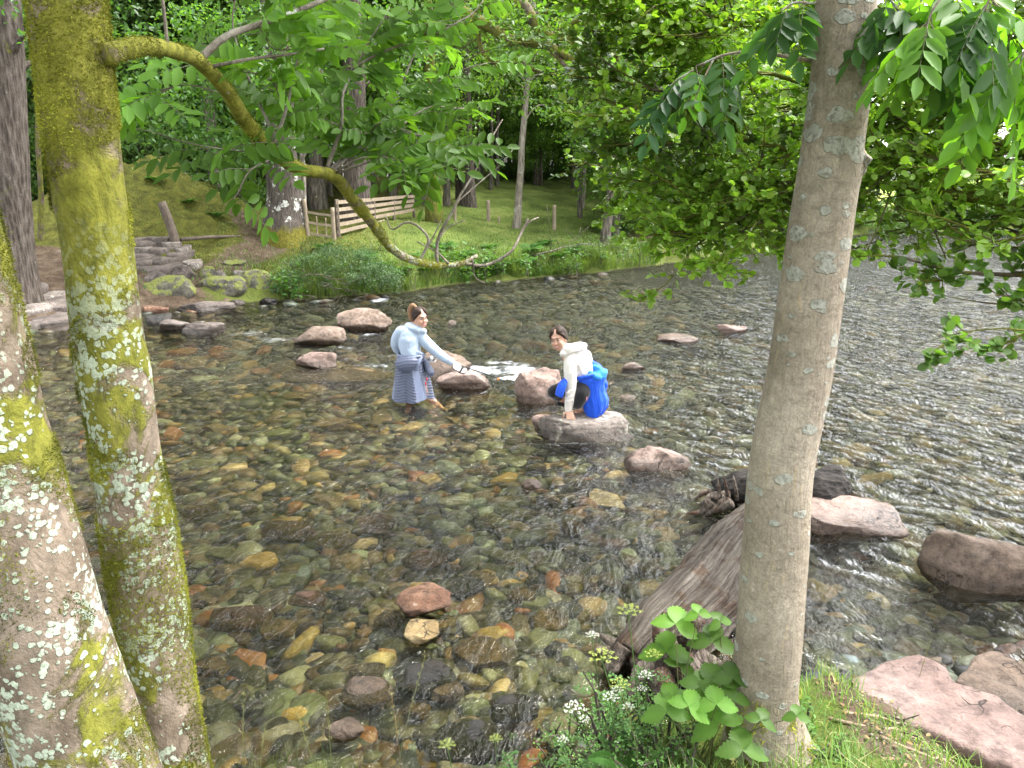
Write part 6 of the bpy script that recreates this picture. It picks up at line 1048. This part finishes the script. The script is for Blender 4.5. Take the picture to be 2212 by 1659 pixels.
fd_ = .07 * t ** .7 * np.sin(a * 4 + t * 1.5) + .05 * t * np.sin(a * 11 + 1 + t * 2) + .03 * np.sin(a * 3 + t * 6); V = V + np.stack([np.cos(a)[None] + t * 0, np.sin(a)[None] + t * 0, t * a[None] * 0], -1) * (fd_ * Rr.mean() * .75)[..., None]; V[..., 2] += .05 * t * np.sin(a * 2 + 2.5)[None]
inn = V.copy(); inn[..., :2] = P[:, None, :2] + (V[..., :2] - P[:, None, :2]) * .92; g = MB(); shell(g, V, inn, np.ones((V.shape[0] * V.shape[1], 3))); jk = g.build('tied_jacket', BLUE, w2)
g = MB(); ell(g, K(1118, 742, -.10), (.125, .10, .068), basis((0, -1, 0), (-.45, 0, 1)), 4); limb(g, [K(1020, 720, -.16), K(1100, 775, -.2), K(1190, 770, -.15)], [.03, .045, .03]); limb(g, [K(1060, 655, -.05), K(1130, 690, -.1), K(1180, 740, -.1)], [.045, .05, .04]); blob_build(g, 'jacket_hood', BLUEL, jk, .010, 2)
g = MB(); limb(g, [K(1050, 620, -.02), K(1100, 660, -.02), K(1160, 720, .0)], [.05, .06, .05]); P_, r_ = resample([K(735, 790, -.20), K(700, 850, -.24), K(670, 920, -.26), K(650, 1000, -.26)], 16, [.040, .062, .068, .062]); V, Fs = tube(P_, r_, 14, r_ * .5); g.add(V, Fs)
P_, r_ = resample([K(865, 790, -.15), K(950, 775, -.22), K(1050, 745, -.2), K(1180, 790, -.12)], 18, [.024, .026, .026, .02]); V, Fs = tube(P_, r_, 12); g.add(V, Fs); limb(g, [K(1150, 800, -.1), K(1185, 850, -.1), K(1190, 920, -.1)], [.04, .05, .03]); blob_build(g, 'jacket_sleeves', BLUE, jk, .010, 2)
g = MB(); g.add(ico(2)[0] * [.007, .006, .028] + K(980, 1030, -.30), ico(2)[1]); g.build('jacket_zip', simple('zip_pink', (.6, .25, .3), .4, 9, .05, 0), jk)

# ============================================================ NEAR BANK PLANTS
def serr(g, P, D, Nn, L, W, col, r, n=11, fold=.16, droop=.25):
    D = nrm(D); S = nrm(np.cross(D, Nn)); U = np.cross(S, D); t = np.linspace(0, 1, n); prof = .5 * (t ** .75) * (1 - t) ** 1.05 / .300; M_ = P + D * (t * L)[:, None] - np.array([0, 0, 1]) * (droop * L * t ** 2)[:, None]
    ser = 1 + .20 * (np.arange(n) % 2); rip = .02 * L * (np.arange(n) % 2)
    Lf = M_ + S * (prof * W * ser)[:, None] + U * (fold * prof * W + rip)[:, None] + D * (.04 * L * (np.arange(n) % 2))[:, None]; Rt = M_ - S * (prof * W * ser)[:, None] + U * (fold * prof * W + rip)[:, None] + D * (.04 * L * (np.arange(n) % 2))[:, None]
    i = np.arange(n - 1); c = np.tile(np.array(col) * r.uniform(.9, 1.1), (3 * n, 1)); c[:n] *= 1.25; g.add(np.vstack([M_, Lf, Rt]), np.vstack([np.stack([i, i + 1, n + i + 1, n + i], 1), np.stack([i + 1, i, 2 * n + i, 2 * n + i + 1], 1)]), c)
def bramble(root_px, leaves_, lb):
    r = np.random.default_rng(int(root_px[0])); b_ = gat(root_px[0], root_px[1], 1.5, 5); rt = thing('bramble', b_, lb, 'plant'); g = MB(); gs = MB()
    for cx, cy, ln, br, Yl in leaves_:
        q = atY(1252.8 + .4335 * cx, 1278.7 + .4335 * cy, Yl); L = ln * .4335 * mpp(q) * 1.4; st0 = b_ + [r.uniform(-.06, .06), r.uniform(-.04, .04), -.03]; md_ = (st0 + q) / 2 + [r.uniform(-.05, .05), r.uniform(-.03, .03), .05]
        V, Fs = tube(resample([st0, md_, q], 12)[0], np.linspace(.003, .0016, 12), 6, cap=False); gs.add(V, Fs, np.tile([.12, .13, .05], (len(V), 1))); a0 = r.uniform(-.5, .5); Nl = nrm(np.array([r.uniform(-.25, .25), -.55, .8]))
        e1 = nrm(np.cross(Nl, [0, 1, .2])); e2 = np.cross(Nl, e1); cc = np.array([.13, .27, .035]) * br
        for ang, k in ((-math.pi / 2 + a0, 1.0), (-math.pi / 2 + a0 + 1.55, .86), (-math.pi / 2 + a0 - 1.55, .86)): serr(g, q, e1 * math.cos(ang) + e2 * math.sin(ang), nrm(Nl + rdir(1, r)[0] * .3), L * k, L * k * .66, cc * r.uniform(.85, 1.15), r, 15, .22, .35)
    g.F += [f + g.n for f in gs.F]; g.V += gs.V; g.Cc += gs.Cc; g.M += [m_ * 0 + 1 for m_ in gs.M]; g.n += gs.n; g.build('foliage', [LEAFN, GRASSM], rt)
bramble((1500, 1640), [(475, 160, 105, 1.05, 2.95), (430, 300, 115, .6, 2.95), (660, 250, 105, .45, 2.9), (700, 150, 60, .7, 2.95), (590, 110, 60, 1.1, 2.95), (500, 370, 80, .5, 2.9)], 'tall bramble stems with green leaves in front of the fallen trunk')
bramble((1530, 1655), [(540, 570, 95, 1.5, 2.55), (680, 560, 95, 1.4, 2.55), (690, 460, 115, .6, 2.65), (690, 650, 125, .7, 2.55), (430, 600, 105, .8, 2.55), (600, 470, 95, .6, 2.65), (470, 530, 85, .75, 2.6), (760, 430, 90, .5, 2.65), (810, 790, 115, .5, 2.45), (900, 640, 70, .45, 2.5), (1080, 620, 60, .6, 2.5), (760, 540, 90, .6, 2.6)], 'bright lime-green bramble leaves at the left foot of the grey trunk')
FLW = simple('floret_white', (.75, .76, .68), .7, 30, .05, 0); FLG = simple('floret_green', (.38, .45, .10), .7, 30, .1, 0)
def umbel(px, py, pbx, pby, Yt, rad_px, mt, lb, heads=1, leafy=True, cat='wildflower', lcol_=(.075, .17, .05)):
    r = np.random.default_rng(int(px + py)); top = atY(px, py, Yt); b_ = gat(pbx, pby, 1.5, 5); rt = thing('umbel_flower', b_, lb, cat); gs, gf, gl_ = MB(), MB(), MB(); P = resample([b_ - [0, 0, .05], (b_ + top) / 2 + [r.uniform(-.02, .02), 0, .02], top], 16)[0]; V, Fs = tube(P, np.linspace(.0035, .0018, 16), 6, cap=False); gs.add(V, Fs, np.tile([.10, .17, .05], (len(V), 1)))
    tops = [(P[-1], nrm(P[-1] - P[-3]), 1.0)] + [(P[k_] + rdir(1, r)[0] * [.07, .04, .02] + [0, 0, .10], np.array([0, 0, 1.]), .7) for k_ in (9, 11, 12)[:heads - 1]]
    for h_, d_, s_ in tops:
        gf = MB()
        R_ = rad_px * mpp(top) * s_
        if s_ < 1: V, Fs = tube(np.array([P[9], (P[9] + h_) / 2, h_]), .0016, 4, cap=False); gs.add(V, Fs, np.tile([.10, .17, .05], (len(V), 1)))
        for i in range(14):
            a_ = i * 2.4; q_ = math.sqrt((i + .5) / 14); e = h_ + np.array([math.cos(a_) * q_, math.sin(a_) * q_, .55 - .25 * q_ * q_]) * R_; V, Fs = tube(np.array([h_, (h_ + e) / 2, e]), .0008, 3, cap=False); gs.add(V, Fs, np.tile([.16, .22, .06], (len(V), 1)))
            for _ in range(9): c_ = e + rdir(1, r)[0] * [1, 1, .35] * R_ * .16; gf.add(ico(1)[0] * [R_ * .052, R_ * .052, R_ * .034] + c_, ico(1)[1])
        gf.build('flower_head', mt, rt)
    if leafy:
        for k_ in range(7):
            q = P[r.integers(1, 10)]; d = nrm(rdir(1, r)[0] * [1, .7, .2] + [0, 0, .25]); l_ = r.uniform(.08, .15); n_ = 46; t_ = r.uniform(.2, 1, n_); sd_ = nrm(np.cross(d, [0, 0, 1])); pp = q + d * (l_ * t_)[:, None] + sd_ * (r.uniform(-1, 1, n_) * l_ * .45 * (1.15 - t_))[:, None] + rdir(n_, r) * .006; s = .015 * r.uniform(.7, 1.3, n_); leaves(gl_, pp, rdir(n_, r) * [1, 1, .3], nrm(rdir(n_, r) * .4 + [0, -.3, 1]), s, s * .6, lcol(n_, lcol_, .25, .3, r)); V, Fs = tube(np.array([q, q + d * l_ * .5, q + d * l_]), .001, 3, cap=False); gs.add(V, Fs, np.tile([.10, .17, .05], (len(V), 1)))
        gl_.build('foliage', GRASSM, rt)
    gs.build('stem', GRASSM, rt)
umbel(1358, 1325, 1390, 1640, 2.75, 26, FLG, 'tallest yellow-green umbel flower in front of the fallen trunk', 2); umbel(1300, 1425, 1340, 1650, 2.7, 30, FLG, 'yellow-green umbel flower leaning left over the water', 2); umbel(1278, 1375, 1310, 1640, 2.85, 14, FLW, 'small white flower cluster beside the left root of the fallen trunk', 1)
umbel(1392, 1462, 1400, 1650, 2.7, 16, FLW, 'white flower cluster just left of the bramble leaves', 2); umbel(1318, 1510, 1330, 1655, 2.65, 18, FLW, 'white flowers in the middle of the feathery foliage', 3); umbel(1240, 1535, 1290, 1658, 2.75, 24, FLW, 'largest white umbel hanging over the dark rippled water', 2)
umbel(965, 1612, 975, 1690, 2.25, 18, FLG, 'low yellow-green umbel at the bottom centre of the photo', 1, False); umbel(1070, 1598, 1075, 1690, 2.25, 14, FLG, 'low pale umbel right of the yellow-green one at the bottom centre', 1); umbel(1215, 1600, 1260, 1690, 2.5, 12, FLW, 'tiny white umbel near the bottom left of the feathery foliage', 1)
def herb(px, py, wp, hp, n, ls, col, lb, wr=.6): return patch(px, py, wp, hp, n, ls, col, lb, 'herb_plant', wr, 1.7, GRASSM, 'plant')
herb(1290, 1655, 120, 110, 1500, .017, (.11, .24, .06), 'feathery cow parsley foliage at the left end of the near bank'); herb(1380, 1660, 130, 120, 1700, .016, (.12, .26, .06), 'dense feathery foliage under the yellow-green umbels'); herb(1450, 1680, 130, 110, 1200, .018, (.07, .16, .04), 'small-leaved herbs below the bramble')
herb(1230, 1680, 90, 70, 700, .018, (.09, .20, .05), 'low sprigs of small leaves at the bottom edge under the white umbels'); herb(1085, 1690, 110, 60, 500, .02, (.07, .16, .06), 'low herb with rounded leaflets at the bottom centre'); herb(1350, 1580, 100, 90, 800, .016, (.10, .22, .06), 'feathery foliage hanging over the shaded bank edge')
herb(1770, 1650, 120, 40, 500, .022, (.08, .18, .04), 'small green weeds in the grass right of the grey trunk'); herb(1890, 1545, 40, 30, 200, .02, (.08, .18, .04), 'tuft of weeds between the two pink slabs', .25); herb(2090, 1610, 60, 30, 200, .02, (.08, .18, .04), 'little weeds along the edge of the large pink slab', .3)
fr_ = MB(); rq = np.random.default_rng(3)
for k, (px, py, s, lb) in enumerate([(1340, 1500, .26, 'small fern frond beside the white flowers on the near bank'), (1360, 1640, .22, 'low fern frond in the feathery foliage at the bottom of the photo')]):
    b_ = gat(px, py + 40, 1.6, 5); b_ = atY(px, py + 30, b_[1]); g = MB(); fern(g, np.zeros(3), s, rq, 4, (.10, .24, .05)); o = g.build('fern', FERNM, None, local=True); o.location = tuple(b_); tag(o, lb, 'fern')
def stalk(px, py, pbx, pby, Yt, lb, col=(.22, .25, .09), head=True):
    r = np.random.default_rng(int(px * 3 + py)); top = atY(px, py, Yt); b_ = gat(pbx, pby, 1.3, 4) if pby > 1400 else top * 0; b_ = atY(pbx, pby, b_[1]) if 0 else b_; P = resample([b_ - [0, 0, .03], (b_ * .4 + top * .6) + [0, 0, .03], top], 22)[0]; g = MB(); V, Fs = tube(P, np.linspace(.0017, .0008, 22), 5, cap=False); g.add(V, Fs, np.tile(col, (len(V), 1)))
    if head:
        n = 46; ki = r.integers(13, 22, n); pp = P[ki] + rdir(n, r) * .012 * r.random((n, 1)); leaves(g, pp, nrm(rdir(n, r) * .6 + [0, 0, 1]), rdir(n, r), .008 * r.uniform(.7, 1.3, n), .0028, np.tile(np.array([.30, .27, .14]) * r.uniform(.8, 1.2), (n, 1)))
    lv = b_ + [0, 0, .0]; blades(g, np.tile(lv, (4, 1)), np.full(4, .16) * r.uniform(.6, 1.2, 4), np.full(4, .0022), np.tile(col, (4, 1)) * .9, r, .8); tag(g.build('grass_stalk', GRASSM, None, origin=b_), lb, 'grass stalk')
for a_ in [(918, 1418, 850, 1700, 2.1, 'tall seeding grass stalk leaning right across the shallows'), (846, 1500, 870, 1700, 2.0, 'reddish thin grass stalk over the large brown stone', (.28, .16, .09)), (527, 1500, 525, 1700, 2.0, 'lone upright grass stalk just right of the mossy trunks', (.20, .26, .09)), (705, 1500, 720, 1700, 2.05, 'fine grass stalk with a drooping head in the left shallows'), (575, 1560, 560, 1700, 2.0, 'short grass stalk between two taller ones at the bottom left'), (640, 1540, 690, 1700, 2.05, 'grass stalk bending left over the pink boulder'), (1340, 1490, 1390, 1690, 2.5, 'grass stalk rising through the white flowers'),
           (1790, 1415, 1740, 1600, 3.0, 'tall thin grass stalk right of the grey trunk'), (2010, 1385, 1975, 1480, 3.3, 'grass stalk with a bent head behind the large pink slab'), (1160, 1560, 1230, 1700, 2.4, 'slender stalk left of the largest white umbel'), (1580, 1640, 1590, 1700, 2.3, 'pale grass head in front of the grey trunk'), (1890, 1560, 1880, 1690, 2.4, 'pale seeding grass stalk in the short grass at right')]: stalk(*a_)
for k, (px, py, n, s) in enumerate([(620, 1690, 60, .22), (540, 1690, 40, .18), (700, 1690, 60, .22), (770, 1700, 40, .16)]):
    b_ = gat(px, py, 1.3, 4); r = np.random.default_rng(k); g = MB(); blades(g, b_ + rdir(n, r) * [.07, .05, 0], np.full(n, s) * r.uniform(.5, 1.2, n), np.full(n, .0018), np.tile([.14, .22, .06], (n, 1)) * r.uniform(.7, 1.4, (n, 1)), r, .6)
    tag(g.build('grass_tuft', GRASSM, None, origin=b_), ['thin grass tuft in front of the pink boulder', 'sparse grass tuft at the foot of the mossy trunks', 'grass tuft at the bottom edge right of the pink boulder', 'rightmost small grass tuft at the bottom edge of the shallows'][k], 'grass tuft')
# roots, litter on the right
ROOTM = simple('root_mat', (.26, .19, .13), .9, 40, .35, .6, .01)
for k, (q, lb) in enumerate([([(1790, 1555), (1850, 1568), (1930, 1580), (1985, 1600)], 'bare brown root running through the short grass at right'), ([(1900, 1600), (1960, 1620), (2060, 1650)], 'thin root near the bottom right corner'), ([(1820, 1540), (1880, 1550), (1950, 1565)], 'root along the edge of the small pink slab')]):
    P, rr = resample([gat(a_, b_, 1.6, 5) + [0, 0, .006] for a_, b_ in q], 20, np.linspace(.010, .005, len(q))); P = P + fbm(P, 8, 2, k)[:, None] * .01; V, Fs = tube(P, rr, 8); g = MB(); g.add(V, Fs); tag(g.build('root', ROOTM, None, origin=P[0]), lb, 'root')
r = np.random.default_rng(12); g = MB(); x = r.uniform(1.5, 3.6, 900); y = r.uniform(2.2, 3.7, 900); P = np.stack([x, y, ground(x, y) + .004], 1)
for i in range(900): g.add(ico(1)[0] * r.uniform(.003, .012) * [1, .8, .5] + P[i], ico(1)[1], np.tile(np.array([.14, .11, .085]) * r.uniform(.5, 1.6), (len(ico(1)[0]), 1)))
tag(g.build('gravel', PEB), 'small stones and bark crumbs on the bare soil by the pink slabs', 'gravel', kind='stuff')
g = MB(); n = 500; pp = np.stack([r.uniform(1.5, 3.6, n), r.uniform(2.2, 3.6, n), np.zeros(n)], 1); pp[:, 2] = ground(pp[:, 0], pp[:, 1]) + .012; s = .03 * r.uniform(.5, 1.3, n); leaves(g, pp, rdir(n, r) * [1, 1, .1], nrm(rdir(n, r) * .3 + [0, 0, 1]), s, s * .5, np.array([.22, .14, .06]) * r.uniform(.5, 1.5, (n, 1))); tag(g.build('leaf_litter', LEAFD), 'dead brown leaves on the soil of the near bank', 'leaf litter', kind='stuff')
# twig and dead leaves on the midstream slab
A_, B_ = at(415, 697, .27), at(458, 703, .27); g = MB(); V, Fs = tube(resample([A_, (A_ + B_) / 2 + [0, 0, .05], B_], 10)[0], .012, 6); g.add(V, Fs); tag(g.build('twig', BARK_PALE, None, origin=A_), 'pale bent twig lying on the wet dark slab near the left bank', 'twig')
